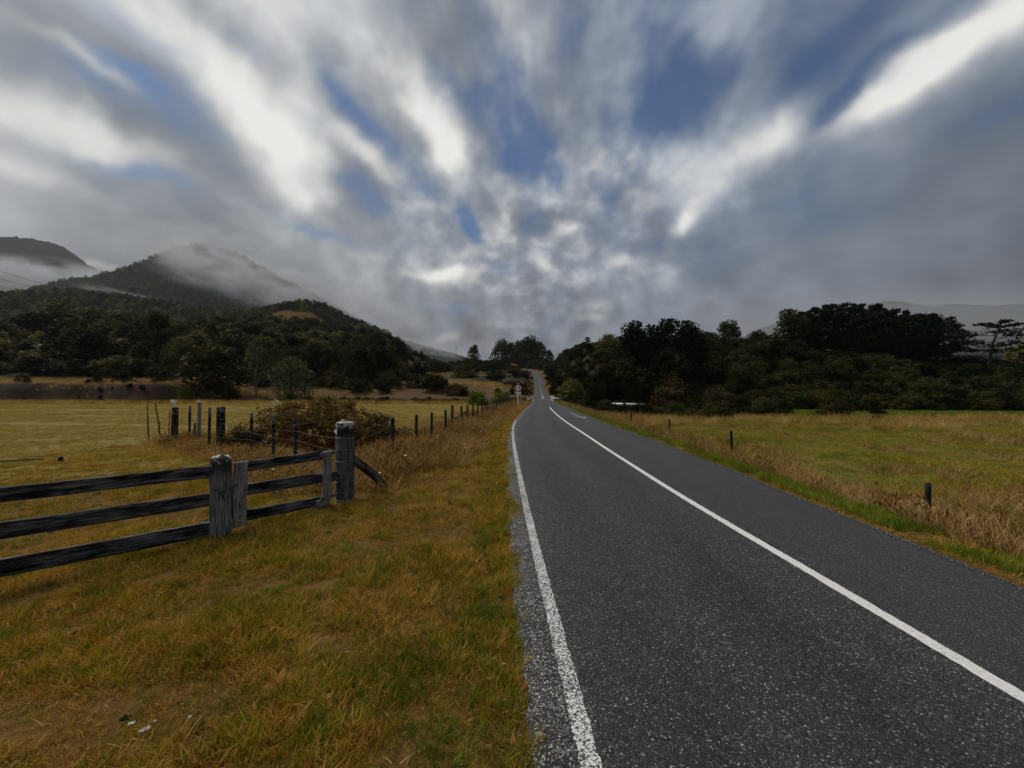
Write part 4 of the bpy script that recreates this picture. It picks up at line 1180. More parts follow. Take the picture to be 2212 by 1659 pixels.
C_VERGE = proto_collection('verge_tuft', [tuft(s, 20, 0.065, 0.055, 0.0055, 0.9, 2, 0, MG['verge']) for s in range(300, 305)] + [tuft(309, 22, 0.075, 0.05, 0.0055, 0.7, 2, 0, MG['tus']), tuft(305, 16, 0.045, 0.06, 0.004, 1.5, 2, 0, MG['thatch']), tuft(306, 16, 0.04, 0.07, 0.004, 1.8, 2, 0, MG['thatch']), tuft(307, 18, 0.05, 0.06, 0.004, 1.3, 2, 0, MG['thatch'])])
C_STRAW = proto_collection('straw', [tuft(s, 3, 0.06, 0.05, 0.0045, 4.5, 2, 0, MG['straw']) for s in range(380, 384)])
C_GREEN = proto_collection('green_tuft', [tuft(s, 24, 0.11, 0.06, 0.0055, 0.8, 2, 0, MG['green']) for s in range(310, 314)])
C_WEED = proto_collection('weed_rosette', [rosette(s, 9, 0.032, MG['weed']) for s in range(320, 323)])
C_DRY = proto_collection('dry_tuft', [tuft(s, 20, 0.58, 0.12, 0.008, 0.5, 3, 7, MG['dry']) for s in range(330, 334)])
C_GOLD = proto_collection('gold_tuft', [tuft(s, 26, 0.75, 0.30, 0.011, 0.4, 3, 12, MG['gold']) for s in range(340, 344)])
C_HAY = proto_collection('hay_tuft', [tuft(s, 22, 0.075, 0.14, 0.009, 1.0, 2, 0, MG['hay']) for s in range(350, 354)])
C_PAD = proto_collection('paddock_tuft', [tuft(s, 24, 0.12, 0.13, 0.009, 0.9, 2, 0, MG['paddock']) for s in range(360, 364)])

GATE_P, STRAIN_P = np.array([-3.56, 4.70]), np.array([-2.64, 6.10])
FB = np.array([(-2.64, 6.1), (-3.1, 10.0), (-2.6, 12.3), (-2.4, 14.5), (-2.45, 16.4), (-2.25, 18.0), (-2.0, 24.5), (-1.6, 28.0), (-1.2, 33.0), (-0.7, 45.0), (0.6, 62.0)])
FA = np.array([(-2.64, 6.1), (-5.05, 9.0), (-7.5, 11.1), (-9.2, 12.2), (-13.0, 15.2)])
def dist_poly(x, y, P):
    d = np.full(len(x), 1e9)
    for a, b in zip(P[:-1], P[1:]):
        ab = b - a; t_ = np.clip(((x - a[0]) * ab[0] + (y - a[1]) * ab[1]) / (ab @ ab), 0, 1)
        d = np.minimum(d, np.hypot(x - a[0] - t_ * ab[0], y - a[1] - t_ * ab[1]))
    return d
def fence_x(y): return np.interp(y, FB[:, 1], FB[:, 0])
def on_left(x, y, gap=0.02):
    return x < xl_at(y) - gap + 0.09 * fbm(x * 0, y, 1.3, 3)
# short verge grass, both sides of the gate
x, y = area_points(lambda y: 900 if y < 3.2 else 620 * (3.2 / y)**1.25, -14, 1.0, 0.55, 16, lambda x, y: on_left(x, y))
pn = fbm(x, y, 2.4, 3)
kp = (pn > -0.18) | (RNG.random(len(x)) < 0.55)
x, y, pn = x[kp], y[kp], pn[kp]
scatter('verge_grass', 'short dry grass of the mown verge around the gate', 'grass', np.stack([x, y, H(x, y)], 1), (0.55 + 0.6 * RNG.random(len(x))) * (0.98 + 1.3 * np.clip(pn, -0.2, 0.6)) * (1 + 0.03 * y), C_VERGE, 9, 0.2)
# fresh green patches and clumps along the seal edge
x, y = area_points(lambda y: 210 if y < 3 else 150 * (3 / y), -9, 1.0, 0.6, 18, lambda x, y: on_left(x, y, 0.0) & ((fbm(x, y, 0.55, 3) + 0.25 * fbm(x, y, 2.2, 2) > 0.31) | ((xl_at(y) - x < 0.45) & (fbm(x, y, 2.0, 2) > 0.0))))
scatter('green_grass', 'green clumps in the verge and along the seal edge', 'grass', np.stack([x, y, H(x, y)], 1), 0.45 + 0.6 * RNG.random(len(x)), C_GREEN, 4, 0.2)
x, y = area_points(lambda y: 3 * min(1, 4 / y), -8, 0.6, 0.7, 12, lambda x, y: on_left(x, y, 0.05))
scatter('weeds', 'flat broad-leaved weeds in the verge', 'weeds', np.stack([x, y, H(x, y) + 0.01], 1), 0.5 + 0.9 * RNG.random(len(x)), C_WEED, 3, 0.1)
x, y = area_points(lambda y: 110 * min(1, 3 / y), -10, 0.8, 0.6, 14, lambda x, y: on_left(x, y, 0.02) & (fbm(x, y, 0.9, 3) > -0.1))
scatter('straw_litter', 'pale loose straw lying on the verge', 'straw', np.stack([x, y, H(x, y) + 0.012], 1), 0.20 + 0.5 * RNG.random(len(x))**2, C_STRAW, 4, 0.3)
# bigger tussocks, thickest along the seal edge where they hang over the chip
C_TUSSOCK = proto_collection('tussock', [tuft(s, 34, 0.11, 0.06, 0.0050, 0.75, 3, 0, MG[['verge', 'green', 'verge', 'tus'][s % 4]]) for s in range(390, 396)])
x, y = area_points(lambda y: 60 * min(1, 4 / y), -9, 1.0, 0.55, 20, lambda x, y: (x < xl_at(y) + 0.03 + 0.06 * fbm(x * 0, y, 2.0, 3)) & ((fbm(x, y, 1.5, 3) > 0.22) | ((xl_at(y) - x < 0.55 + 0.3 * fbm(x, y, 0.7, 2)) & (fbm(x, y, 1.9, 3) > -0.08))))
scatter('tussocks', 'yellow-green tussocks crowding the left seal edge', 'grass', np.stack([x, y, H(x, y)], 1), 0.55 + 0.75 * RNG.random(len(x)), C_TUSSOCK, 6, 0.2)
x, y = area_points(lambda y: 330 * min(1, 4 / y), -1, 1.2, 0.5, 24, lambda x, y: (x < xl_at(y) + 0.055 + 0.22 * fbm(x * 0, y, 1.7, 3)) & (x > xl_at(y) - 0.25) & (fbm(x, y, 2.4, 3) > -0.30))
ze = np.maximum(H(x, y), np.where(x > xl_at(y) - 0.02, road_z(x, y), -9))
scatter('tussocks', 'ragged grass fringe lapping over the left seal edge', 'grass', np.stack([x, y, ze], 1), 0.40 + 0.65 * RNG.random(len(x)), C_TUSSOCK, 6, 0.35)
# long dry grass along the fences and between fence and road
def m_long(x, y):
    df = np.minimum(dist_poly(x, y, FB), dist_poly(x, y, FA))
    near = (df < 0.75 + 0.4 * fbm(x, y, 0.8, 2)) & (y > 6.6)
    bank = (x > fence_x(y) - 0.3) & (xl_at(y) - x > 0.95 + 0.35 * fbm(x, y, 0.9, 3) - 0.012 * y) & (y > 8.2 + 0.8 * (fence_x(y) - x) * 0 + 1.2 * fbm(x, y, 0.7, 2))
    return near | bank
x, y = area_points(lambda y: 85 * min(1, (9 / y)**1.1), -15, 3.0, 6.4, 66, lambda x, y: m_long(x, y) & (x < xl_at(y) - 0.25))
dd = np.minimum(dist_poly(x, y, FB), dist_poly(x, y, FA))
hs = (0.55 + 0.75 * RNG.random(len(x))) * np.where(dist_poly(x, y, FA) < 0.9, 0.72, 1.0) * np.interp(dd, [0, 0.8, 2.5], [1.05, 0.75, 0.5]) * np.interp(y, [6, 9, 60], [0.6, 0.9, 1.0])
scatter('tall_grass', 'tall dry orange grass along the left fences', 'grass', np.stack([x, y, H(x, y)], 1), 0.9 + 0.5 * RNG.random(len(x)), C_DRY, 4, 0.14, hs)
x, y = area_points(lambda y: 120 * min(1, (9 / y)**1.2), -4, 3.0, 8, 66, lambda x, y: (xl_at(y) - x > 0.05) & (xl_at(y) - x < 2.4) & (x > fence_x(y) - 0.5))
scatter('verge_grass', 'rough dry grass on the roadside before the bridge', 'grass', np.stack([x, y, H(x, y)], 1), 1.1 + 1.2 * RNG.random(len(x)), C_VERGE, 9, 0.25)
# hay paddock
x, y = area_points(lambda y: 100 * min(1, (9 / y)**1.15), -105, 1, 7, 68, lambda x, y: (fbm(x * 0.12, y + 0.12 * x, 0.55, 3) + 0.5 * fbm(x, y, 0.7, 2) > -0.18 - 0.25 * RNG.random(len(x))) & (x < np.minimum(fence_x(y), -2.9) - 0.3) & (x < -3.3 - 0.0 * y) & ((y > 9) | (x < -4)))
scatter('hay_stubble', 'pale yellow mown hay of the left paddock', 'grass', np.stack([x, y, H(x, y)], 1), (0.6 + 0.6 * RNG.random(len(x))) * np.interp(y, [7, 30, 68], [0.75, 1.3, 2.2]), C_HAY, 4, 0.2, 0.7 + 0.5 * RNG.random(len(x)))
x, y = area_points(lambda y: 3.2, -110, 1.5, 60.5, 71, lambda x, y: (y + 3.0 * fbm(x, y, 0.03, 3) > 62.0 + 2.0 * fbm(x, y, 0.15, 3)) & (y + 3.0 * fbm(x, y, 0.03, 3) < 68.5) & (x < xl_at(y) - 1.5))
scatter('tall_grass', 'tall golden grass along the far edge of the hay paddock', 'grass', np.stack([x, y, H(x, y)], 1), 0.9 + 0.6 * RNG.random(len(x)), C_GOLD, 4, 0.12, 0.7 + 0.6 * RNG.random(len(x)))
x, y = area_points(lambda y: 2.2, -135, -58, 77, 87, lambda x, y: (y + 3.0 * fbm(x, y, 0.03, 3) > 78.2))
scatter('tall_grass', 'dry grass fringing the top of the clay bank', 'grass', np.stack([x, y, H(x, y)], 1), 0.9 + 0.8 * RNG.random(len(x)), C_GOLD, 4, 0.15, 0.5 + 0.5 * RNG.random(len(x)))
x, y = area_points(lambda y: 0.9, -100, 14, 80, 270, lambda x, y: (road_near(x, y)[0] > 0.8) & (x < xl_at(y)) & (fbm(x, y, 0.05, 3) > -0.1) & (x > -0.85 * y) & ((y < 140) | (RNG.random(len(x)) < 0.4)))
scatter('tall_grass', 'tawny grass on the rise beyond the creek', 'grass', np.stack([x, y, H(x, y)], 1), 1.4 + 1.2 * RNG.random(len(x)), C_GOLD, 4, 0.12, 0.5 + 0.5 * RNG.random(len(x)))
x, y = area_points(lambda y: 1.2, 6, 40, 86, 262, lambda x, y: (road_near(x, y)[0] > 0.6) & (road_near(x, y)[0] < 5) & (x > xl_at(y)))
scatter('tall_grass', 'tawny grass on the right bank of the hill road', 'grass', np.stack([x, y, H(x, y)], 1), 1.0 + 0.8 * RNG.random(len(x)), C_GOLD, 4, 0.12, 0.4 + 0.5 * RNG.random(len(x)))
# right roadside: green strip, dry grass on the fall, damp paddock, golden far edge
def dr_(x, y): return x - xr_at(y)
x, y = area_points(lambda y: 420 * min(1, (4 / y)**1.1), 3.5, 12, 1.0, 66, lambda x, y: (dr_(x, y) > 0.16 + 0.30 * fbm(x, y, 1.2, 3)) & (dr_(x, y) < 1.0 + 0.8 * fbm(x, y, 0.7, 3)) & (fbm(x, y, 1.6, 3) > -0.28))
scatter('green_grass', 'lush green grass strip along the right road edge', 'grass', np.stack([x, y, H(x, y)], 1), (0.6 + 0.8 * RNG.random(len(x))) * np.interp(y, [2, 30], [1, 1.5]), C_GREEN, 4, 0.25)
x, y = area_points(lambda y: 120 * min(1, (4 / y)**1.1), 3.5, 12, 1.0, 66, lambda x, y: (dr_(x, y) > 0.02) & (dr_(x, y) < 1.3))
scatter('verge_grass', 'dead matted grass beside the right road edge', 'grass', np.stack([x, y, H(x, y)], 1), 0.8 + 0.9 * RNG.random(len(x)), C_VERGE, 9, 0.3)
x, y = area_points(lambda y: 60 * min(1, (5 / y)**0.9), 4.5, 22, 2.0, 66, lambda x, y: (dr_(x, y) > 0.9 + 0.4 * fbm(x, y, 0.6, 3)) & (dr_(x, y) < 2.9 + 0.02 * y + 0.9 * fbm(x, y, 0.5, 3)) & (fbm(x, y, 0.9, 3) > -0.28))
scatter('tall_grass', 'tall dry grass along the right roadside fence', 'grass', np.stack([x, y, H(x, y)], 1), 0.9 + 0.5 * RNG.random(len(x)), C_DRY, 4, 0.18, (0.55 + 0.65 * RNG.random(len(x))) * np.interp(y, [2, 8, 30], [0.75, 0.8, 1.05]))
x, y = area_points(lambda y: 110 * min(1, (6 / y)**1.0), 5, 70, 2.5, 36, lambda x, y: (dr_(x, y) > 2.0) & (fbm(x, y, 0.5, 3) > -0.55))
pn = fbm(x, y, 0.45, 3)
scatter('paddock_grass', 'green and yellow tussocky grass of the right paddock', 'grass', np.stack([x, y, H(x, y)], 1), (0.6 + 0.6 * RNG.random(len(x))) * np.interp(y, [3, 15, 36], [0.9, 1.3, 1.9]), C_PAD, 4, 0.25, (0.55 + 0.5 * RNG.random(len(x))) * (1.0 + 1.9 * np.clip(pn, -0.3, 0.6)) * np.interp(y, [3, 36], [0.9, 1.3]))
x, y = area_points(lambda y: 5.5, 7, 75, 15, 37.5, lambda x, y: (dr_(x, y) > 2.2) & (fbm(x, y, 0.22, 3) + 0.35 * fbm(x, y, 0.9, 2) + np.interp(y, [14, 24, 29, 36], [-0.5, -0.22, 0.25, 0.5]) > 0.20))
scatter('tall_grass', 'tall golden grass across the far side of the right paddock', 'grass', np.stack([x, y, H(x, y)], 1), 0.8 + 0.5 * RNG.random(len(x)), C_GOLD, 4, 0.14, (0.55 + 0.55 * RNG.random(len(x))) * np.interp(y, [15, 30], [0.6, 1.0]))
x, y = area_points(lambda y: 30 * min(1, (8 / y)), 5, 60, 4, 30, lambda x, y: (dr_(x, y) > 2.6) & (fbm(x, y, 0.5, 3) + 0.3 * fbm(x, y, 1.8, 2) > 0.24))
scatter('tussocks', 'brown rank tussocks dotted over the right paddock', 'grass', np.stack([x, y, H(x, y)], 1), 0.8 + 0.6 * RNG.random(len(x)), C_DRY, 4, 0.3, 0.25 + 0.30 * RNG.random(len(x)))
x, y = area_points(lambda y: 14, 16, 90, 40.5, 62, lambda x, y: (dr_(x, y) > 5) & (x > 0.55 * y))
scatter('paddock_grass', 'bright green grass flat below the scrub slope', 'grass', np.stack([x, y, H(x, y)], 1), 1.6 + 1.2 * RNG.random(len(x)), C_GREEN, 4, 0.2)
# wildflowers
m_petal = m_plain('white flower head', (0.78, 0.77, 0.72), 0.8, var=0.15, scale=60)
m_stalk = m_plain('dry stalk', (0.085, 0.050, 0.026), 0.9, var=0.4, scale=30)
def flower(seed):
    rng = np.random.default_rng(seed); mb = MB()
    mb.tube([(0, 0, 0), (0.02, 0.01, 0.25), (0.03, 0.0, 0.48)], [0.004, 0.003, 0.003], 4)
    n1 = len(mb.f)
    for i in range(9):
        a = i * 2.4; r_ = 0.032 * math.sqrt(i / 9)
        c = Vector((0.03 + math.cos(a) * r_, math.sin(a) * r_, 0.485 + 0.006 * rng.random()))
        mb.add([c + Vector((math.cos(k * 1.047), math.sin(k * 1.047), 0)) * 0.013 for k in range(6)] + [c + Vector((0, 0, 0.008))], [(k, (k + 1) % 6, 6) for k in range(6)])
    me = mb.mesh('flower'); me.materials.append(m_stalk); me.materials.append(m_petal)
    for k, pl in enumerate(me.polygons): pl.material_index = 0 if k < n1 else 1
    return me
C_FLOWER = proto_collection('umbel', [flower(1), flower(2)])
x, y = area_points(lambda y: 0.7 if y < 14 else 0.25, -13, 1.5, 6.6, 24, lambda x, y: m_long(x, y) & (x < xl_at(y) - 0.5))
scatter('wildflowers', 'white umbel flowers dotted through the long grass', 'flowers', np.stack([x, y, H(x, y)], 1), 0.5 + 0.35 * RNG.random(len(x)), C_FLOWER, 2, 0.12)
x, y = area_points(lambda y: 0.12, 5, 14, 5, 22, lambda x, y: (dr_(x, y) > 1.2) & (dr_(x, y) < 5))
scatter('wildflowers', 'a few white flowers in the right roadside grass', 'flowers', np.stack([x, y, H(x, y)], 1), 0.5 + 0.4 * RNG.random(len(x)), C_FLOWER, 2, 0.3)
# loose chip along the seal edges
m_chip = m_plain('loose grey chip', (0.16, 0.155, 0.15), 0.9, var=0.6, scale=9)
def pebble(seed):
    bm = bmesh.new(); bmesh.ops.create_icosphere(bm, subdivisions=1, radius=0.008)
    rng = random.Random(seed)
    for v_ in bm.verts: v_.co = Vector((v_.co.x * (0.7 + 0.6 * rng.random()), v_.co.y * (0.7 + 0.6 * rng.random()), v_.co.z * (0.4 + 0.5 * rng.random())))
    me = bpy.data.meshes.new('chip'); bm.to_mesh(me); bm.free(); me.materials.append(m_chip)
    return me
C_CHIP = proto_collection('chip', [pebble(s) for s in range(4)])
x, y = area_points(lambda y: 420 if y < 4 else 420 * 4 / y, -1, 1.2, 0.6, 18, lambda x, y: (x > xl_at(y) - 0.14 * RNG.random(len(x))**2) & (x < xl_at(y) + 0.30 * RNG.random(len(x))))
zz = np.where(x > xl_at(y) + 0.05, road_z(x, y), H(x, y) + 0.012)
scatter('loose_chip', 'loose grey stone chip along the left seal edge', 'gravel', np.stack([x, y, zz + 0.002], 1), 0.4 + 0.9 * RNG.random(len(x)), C_CHIP, 4, 0.6)
x, y = area_points(lambda y: 160 if y < 6 else 160 * 6 / y, 3.5, 6, 1.5, 26, lambda x, y: (dr_(x, y) > -0.10) & (dr_(x, y) < 0.16 * RNG.random(len(x))))
scatter('loose_chip', 'loose grey stone chip along the right seal edge', 'gravel', np.stack([x, y, np.maximum(H(x, y), np.where(dr_(x, y) < 0, road_z(x, y), -9)) + 0.006], 1), 0.6 + 0.9 * RNG.random(len(x)), C_CHIP, 4, 0.6)

# ------------------------------------------------------------------ timber
LICHEN = (0.36, 0.35, 0.27)
W_RAIL = m_wood('black stained rail', 'X', (0.165, 0.168, 0.170), (0.008, 0.008, 0.009), 0.50)
W_STILE = m_wood('bleached stile', 'Z', (0.30, 0.285, 0.26), (0.035, 0.033, 0.031), 0.30)
W_GATEPOST = m_wood('grey gate post', 'Z', (0.235, 0.23, 0.22), (0.020, 0.020, 0.020), 0.36, LICHEN, 0.975)
W_STRAIN = m_wood('grey strainer post', 'Z', (0.165, 0.165, 0.16), (0.012, 0.012, 0.012), 0.42, LICHEN, 1.21)
W_POST = m_wood('dark fence post', 'Z', (0.085, 0.083, 0.078), (0.008, 0.008, 0.008), 0.50, (0.12, 0.12, 0.10), 1.12)
W_PALE = m_wood('pale weathered post', 'Z', (0.24, 0.215, 0.19), (0.06, 0.052, 0.045), 0.25)
W_BROWN = m_wood('orange-brown treated post', 'Z', (0.16, 0.095, 0.045), (0.025, 0.016, 0.010), 0.35)
W_BLACK = m_wood('black fence post', 'Z', (0.028, 0.028, 0.030), (0.005, 0.005, 0.005), 0.50)
m_wire = m_plain('dull wire', (0.11, 0.105, 0.10), 0.7, 0.2, var=0.3)
m_iron = m_plain('galvanised iron', (0.22, 0.225, 0.235), 0.45, 0.6, var=0.3, scale=20)
m_rust = m_plain('dark iron', (0.055, 0.050, 0.048), 0.6, 0.5, var=0.4, scale=30)
m_white = m_plain('white paint', (0.74, 0.73, 0.70), 0.5, var=0.10, scale=14)
m_white_dirty = m_plain('weathered white paint', (0.72, 0.70, 0.65), 0.7, var=0.35, scale=9)

def board_mesh(name, L, h, th, seed=0, n=14, wob=0.004):
    """sawn board lying along +X, centred in section, ends and arrises worn"""
    rng = np.random.default_rng(seed)
    c = 0.006
    sec = [(-th / 2 + c, -h / 2), (th / 2 - c, -h / 2), (th / 2, -h / 2 + c), (th / 2, h / 2 - c), (th / 2 - c, h / 2), (-th / 2 + c, h / 2), (-th / 2, h / 2 - c), (-th / 2, -h / 2 + c)]
    V, F = [], []
    sag = rng.normal() * 0.006
    for i in range(n + 1):
        q = i / n
        dz = sag * math.sin(math.pi * q); dy = rng.normal() * wob * 0.5
        for (a, b_) in sec:
            V.append((q * L, a + dy * 0.4 + rng.normal() * wob * 0.25, b_ + dz + rng.normal() * wob * 0.5))
    for i in range(n):
        for k in range(8):
            F.append((i * 8 + k, i * 8 + (k + 1) % 8, (i + 1) * 8 + (k + 1) % 8, (i + 1) * 8 + k))
    F.append(tuple(range(7, -1, -1))); F.append(tuple(range(n * 8, n * 8 + 8)))
    me = bpy.data.meshes.new(name); me.from_pydata(V, [], F); me.update()
    return me
def round_post(name, h, r_, seed=0, n=12, rows=7, taper=0.95, below=0.15, dome=0.25, lean=0.0):
    rng = np.random.default_rng(seed)
    V, F = [], []
    ph = rng.random() * 6.28
    prof = 1 + 0.06 * np.sin(np.arange(n) * 2 * math.pi / n * 2 + ph) + rng.normal(size=n) * 0.03
    for i in range(rows + 1):
        q = i / rows
        z = -below + (h + below) * q
        rr_ = r_ * (1 + (taper - 1) * q)
        ox = lean * q * h + rng.normal() * 0.02 * r_
        for k in range(n):
            a = 2 * math.pi * k / n
            V.append((math.cos(a) * rr_ * prof[k] + ox, math.sin(a) * rr_ * prof[k], z + (rng.normal() * 0.004 if i == rows else 0)))
    o = len(V)
    for k in range(n):
        a = 2 * math.pi * k / n
        V.append((math.cos(a) * r_ * taper * prof[k] * 0.78 + lean * h, math.sin(a) * r_ * taper * prof[k] * 0.78, h + r_ * dome * (0.7 + 0.3 * rng.random())))
    V.append((lean * h, 0, h + r_ * dome * 1.15))
    for i in range(rows):
        for k in range(n):
            F.append((i * n + k, i * n + (k + 1) % n, (i + 1) * n + (k + 1) % n, (i + 1) * n + k))
    for k in range(n):
        F.append((rows * n + k, rows * n + (k + 1) % n, o + (k + 1) % n, o + k)); F.append((o + k, o + (k + 1) % n, o + n))
    F.append(tuple(range(n - 1, -1, -1)))
    me = bpy.data.meshes.new(name); me.from_pydata(V, [], F)
    me.polygons.foreach_set('use_smooth', [True] * len(me.polygons)); me.update()
    return me
def square_post(name, h, wx, wy, seed=0, below=0.2, rows=8):
    me = board_mesh(name, h + below, wx, wy, seed, rows, 0.006)
    me.transform(Matrix.Translation((0, 0, -below)) @ Matrix.Rotation(R(-90), 4, 'Y'))
    return me
def head_post(name, h, wx, wy, seed):
    rng = np.random.default_rng(seed); V, F = [], []
    n = 20
    for i, (z, k) in enumerate([(-0.2, 1.0), (0.0, 1.02), (h * 0.25, 1.0), (h * 0.5, 0.985), (h * 0.75, 0.98), (h - 0.07, 0.97), (h - 0.03, 0.93), (h - 0.004, 0.78), (h + 0.008, 0.45)]):
        for q in range(n):
            a = 2 * math.pi * q / n
            c_, s_ = math.cos(a), math.sin(a)
            r_ = 1.0 / (abs(c_)**6 + abs(s_)**6)**(1 / 6)
            V.append((c_ * r_ * wx / 2 * k + rng.normal() * 0.0025, s_ * r_ * wy / 2 * k + rng.normal() * 0.0025, z + (rng.normal() * 0.008 if z > h - 0.08 else 0)))
    for i in range(8):
        for q in range(n): F.append((i * n + q, i * n + (q + 1) % n, (i + 1) * n + (q + 1) % n, (i + 1) * n + q))
    F.append(tuple(range(n - 1, -1, -1))); F.append(tuple(range(8 * n, 9 * n)))
    me = bpy.data.meshes.new(name); me.from_pydata(V, [], F)
    me.polygons.foreach_set('use_smooth', [True] * len(me.polygons)); me.update()
    return me
def bolt(parent, loc, r_=0.011, mat=None, axis='Y'):
    mb = MB()
    mb.tube([(0, 0, 0), (0, -0.006, 0), (0, -0.011, 0)], [r_, r_, r_ * 0.55], 8)
    return mb.build('bolt', mat or m_rust, parent, True, loc)

# --- post and rail fence on the left, ending at the lichened gate post
d_r = Vector((-1.23, -1.10, 0)).normalized()
rz_ = math.atan2(-d_r.y, -d_r.x)              # local +X runs from the left towards the gate post
rail_fence = empty('rail_fence', (GATE_P[0], GATE_P[1], Hs(*GATE_P)), rz_)
tag(rail_fence, 'black-stained three-rail fence ending at the lichen-capped gate post', 'fence')
g0 = Hs(*GATE_P)
zt = [(0.70, 0.14), (0.366, 0.155), (0.022, 0.165)]
o = link('post', head_post('post', 0.975, 0.205, 0.155, 4), W_GATEPOST, rail_fence, (0.02, -0.03, 0), (0, R(-0.6), R(25) - rz_))
for i, (zc, hh) in enumerate(zt):
    link('rail', board_mesh('rail', 3.35, hh, 0.045, 60 + i, 20), W_RAIL, rail_fence, (-3.43, -0.02 - 0.003 * i, zc - g0))
link('post', square_post('post', 0.80 - g0, 0.14, 0.12, 9), W_GATEPOST, rail_fence, (-3.25, 0.10, Hs(GATE_P[0] + d_r.x * 3.25, GATE_P[1] + d_r.y * 3.25) - g0))
# --- gate
gd = Vector((STRAIN_P[0] - GATE_P[0], STRAIN_P[1] - GATE_P[1], 0)); gL = gd.length; gd.normalize()
gz = math.atan2(gd.y, gd.x)
gate = empty('gate', (GATE_P[0], GATE_P[1], 0), gz)
tag(gate, 'small weathered three-rail timber gate hung on the thick wired post', 'gate')
s_left, s_right = 0.175, 1.345
link('stile', square_post('stile', 0.80, 0.155, 0.035, 13, 0.0), W_STILE, gate, (s_left + 0.03, -0.055, -0.025), (0, R(0.5), 0))
link('stile', square_post('stile', 0.72, 0.125, 0.05, 14, 0.0), W_STILE, gate, (s_right, -0.045, 0.045), (0, R(1.2), 0))
for i, (z0, z1, hh) in enumerate(((0.70, 0.705, 0.13), (0.408, 0.36, 0.145), (0.09, 0.02, 0.135))):
    L = s_right + 0.06 - s_left + (0.16 if i == 1 else 0)
    link('rail', board_mesh('rail', L, hh, 0.042, 70 + i, 14), W_RAIL, gate, (s_left + 0.02, -0.004, z0), (0, math.atan2(z0 - z1, L), 0))
for (bx_, bz) in ((0.19, 0.70), (0.20, 0.10), (0.225, 0.33)):
    bolt(gate, (bx_, -0.075, bz))
bolt(gate, (s_right + 0.005, -0.072, 0.36), 0.012)
for i, bz in enumerate((0.735, 0.085)):
    mb = MB(); mb.box((-0.12, -0.012, -0.028), (0.14, 0.0, 0.028))
    hg = mb.build('hinge_strap', m_iron, gate, False, (s_right + 0.005, -0.078, bz), (0, R(-4), 0), bevel=0.003)
    for bx_ in (-0.08, 0.06):
        MB().tube([(0, 0, 0), (0, -0.012, 0), (0, -0.018, 0)], [0.017, 0.017, 0.010], 8).build('bolt', m_rust, hg, True, (bx_, -0.013, 0))
    MB().tube([(0.14, -0.006, 0), (0.19, 0.0, 0.0), (0.22, 0.02, 0.0)], 0.011, 8).build('hinge_pin', m_rust, hg, True)
mb = MB().box((-0.055, -0.02, -0.05), (0.16, 0.015, 0.06)); mb.build('block', W_STILE, gate, False, (s_right - 0.11, -0.05, 0.0), bevel=0.004)
# chain and hook
chain = empty('chain', (0, 0, 0)); chain.parent = gate
tag(chain, None)
for i in range(9):
    q = i / 8
    c_ = Vector((-0.055 + 0.20 * q, -0.135 + 0.035 * q, 0.475 - 0.03 * math.sin(math.pi * q) + 0.03 * q))
    pts = []
    for k in range(9):
        a = 2 * math.pi * k / 8
        pts.append((math.cos(a) * 0.019, 0, math.sin(a) * 0.009))
    MB().tube(pts, 0.0035, 6, False).build('link', m_rust, chain, True, c_, (R(90 * (i % 2) + 20), R(-8), 0))
MB().tube([(-0.10, -0.11, 0.50), (-0.055, -0.15, 0.50), (-0.035, -0.16, 0.44), (0.0, -0.155, 0.375)], [0.007, 0.009, 0.010, 0.008], 8).build('hook', m_rust, gate, True)

# --- wire fences
def wire_pts(a, b, sag, n=7):
    a, b = Vector(a), Vector(b)
    return [a.lerp(b, i / n) + Vector((0, 0, -sag * 4 * (i / n) * (1 - i / n))) for i in range(n + 1)]
def wires(parent, posts, heights, r_=0.0022, org=Vector((0, 0, 0)), sag=0.015):
    for hgt in heights:
        mb = MB()
        for (a, b) in zip(posts[:-1], posts[1:]):
            mb.tube([p_ - org for p_ in wire_pts((a[0], a[1], a[2] + hgt), (b[0], b[1], b[2] + hgt), sag, 4)], r_, 4, False)
        mb.build('wire', m_wire, parent, True)

st_z = Hs(*STRAIN_P)
fence_b = empty('wire_fence', (STRAIN_P[0], STRAIN_P[1], st_z))
tag(fence_b, 'roadside wire fence of dark posts from thick wired post to the bridge', 'fence')
ob = Vector((STRAIN_P[0], STRAIN_P[1], st_z))
strainer = link('strainer_post', round_post('strainer_post', 1.21, 0.135, 3, 18, 10, 0.97, 0.2, 0.16), W_STRAIN, fence_b, (0, 0, 0))
MB().tube([(0, 0, 1.225), (0.01, 0, 1.24), (0.01, 0, 1.255)], [0.07, 0.062, 0.035], 12).build('stone_cap', m_plain('pale lichen stone', (0.30, 0.30, 0.28), 0.9, var=0.3, scale=20), strainer, True)
for i, zz_ in enumerate((0.03, 0.14, 0.29, 0.425, 0.455, 0.63, 0.79, 0.965, 0.985, 1.175)):
    pts = [(math.cos(a) * 0.141, math.sin(a) * 0.141, zz_ + 0.012 * math.sin(a + i * 1.3)) for a in np.linspace(0, 2 * math.pi, 21)]
    MB().tube(pts, 0.0032, 5, False).build('wire_wrap', m_iron, strainer, True)
MB().add([(-0.055, 0, 0.0), (0.02, 0, -0.05), (0.02, 0, 0.05), (-0.055, 0.004, 0.0), (0.02, 0.004, -0.05), (0.02, 0.004, 0.05)], [(0, 1, 2), (3, 5, 4), (0, 3, 4, 1), (1, 4, 5, 2), (2, 5, 3, 0)]).build('marker_tag', m_white, strainer, False, (-0.085, -0.135, 1.09), (0, 0, R(-28)))
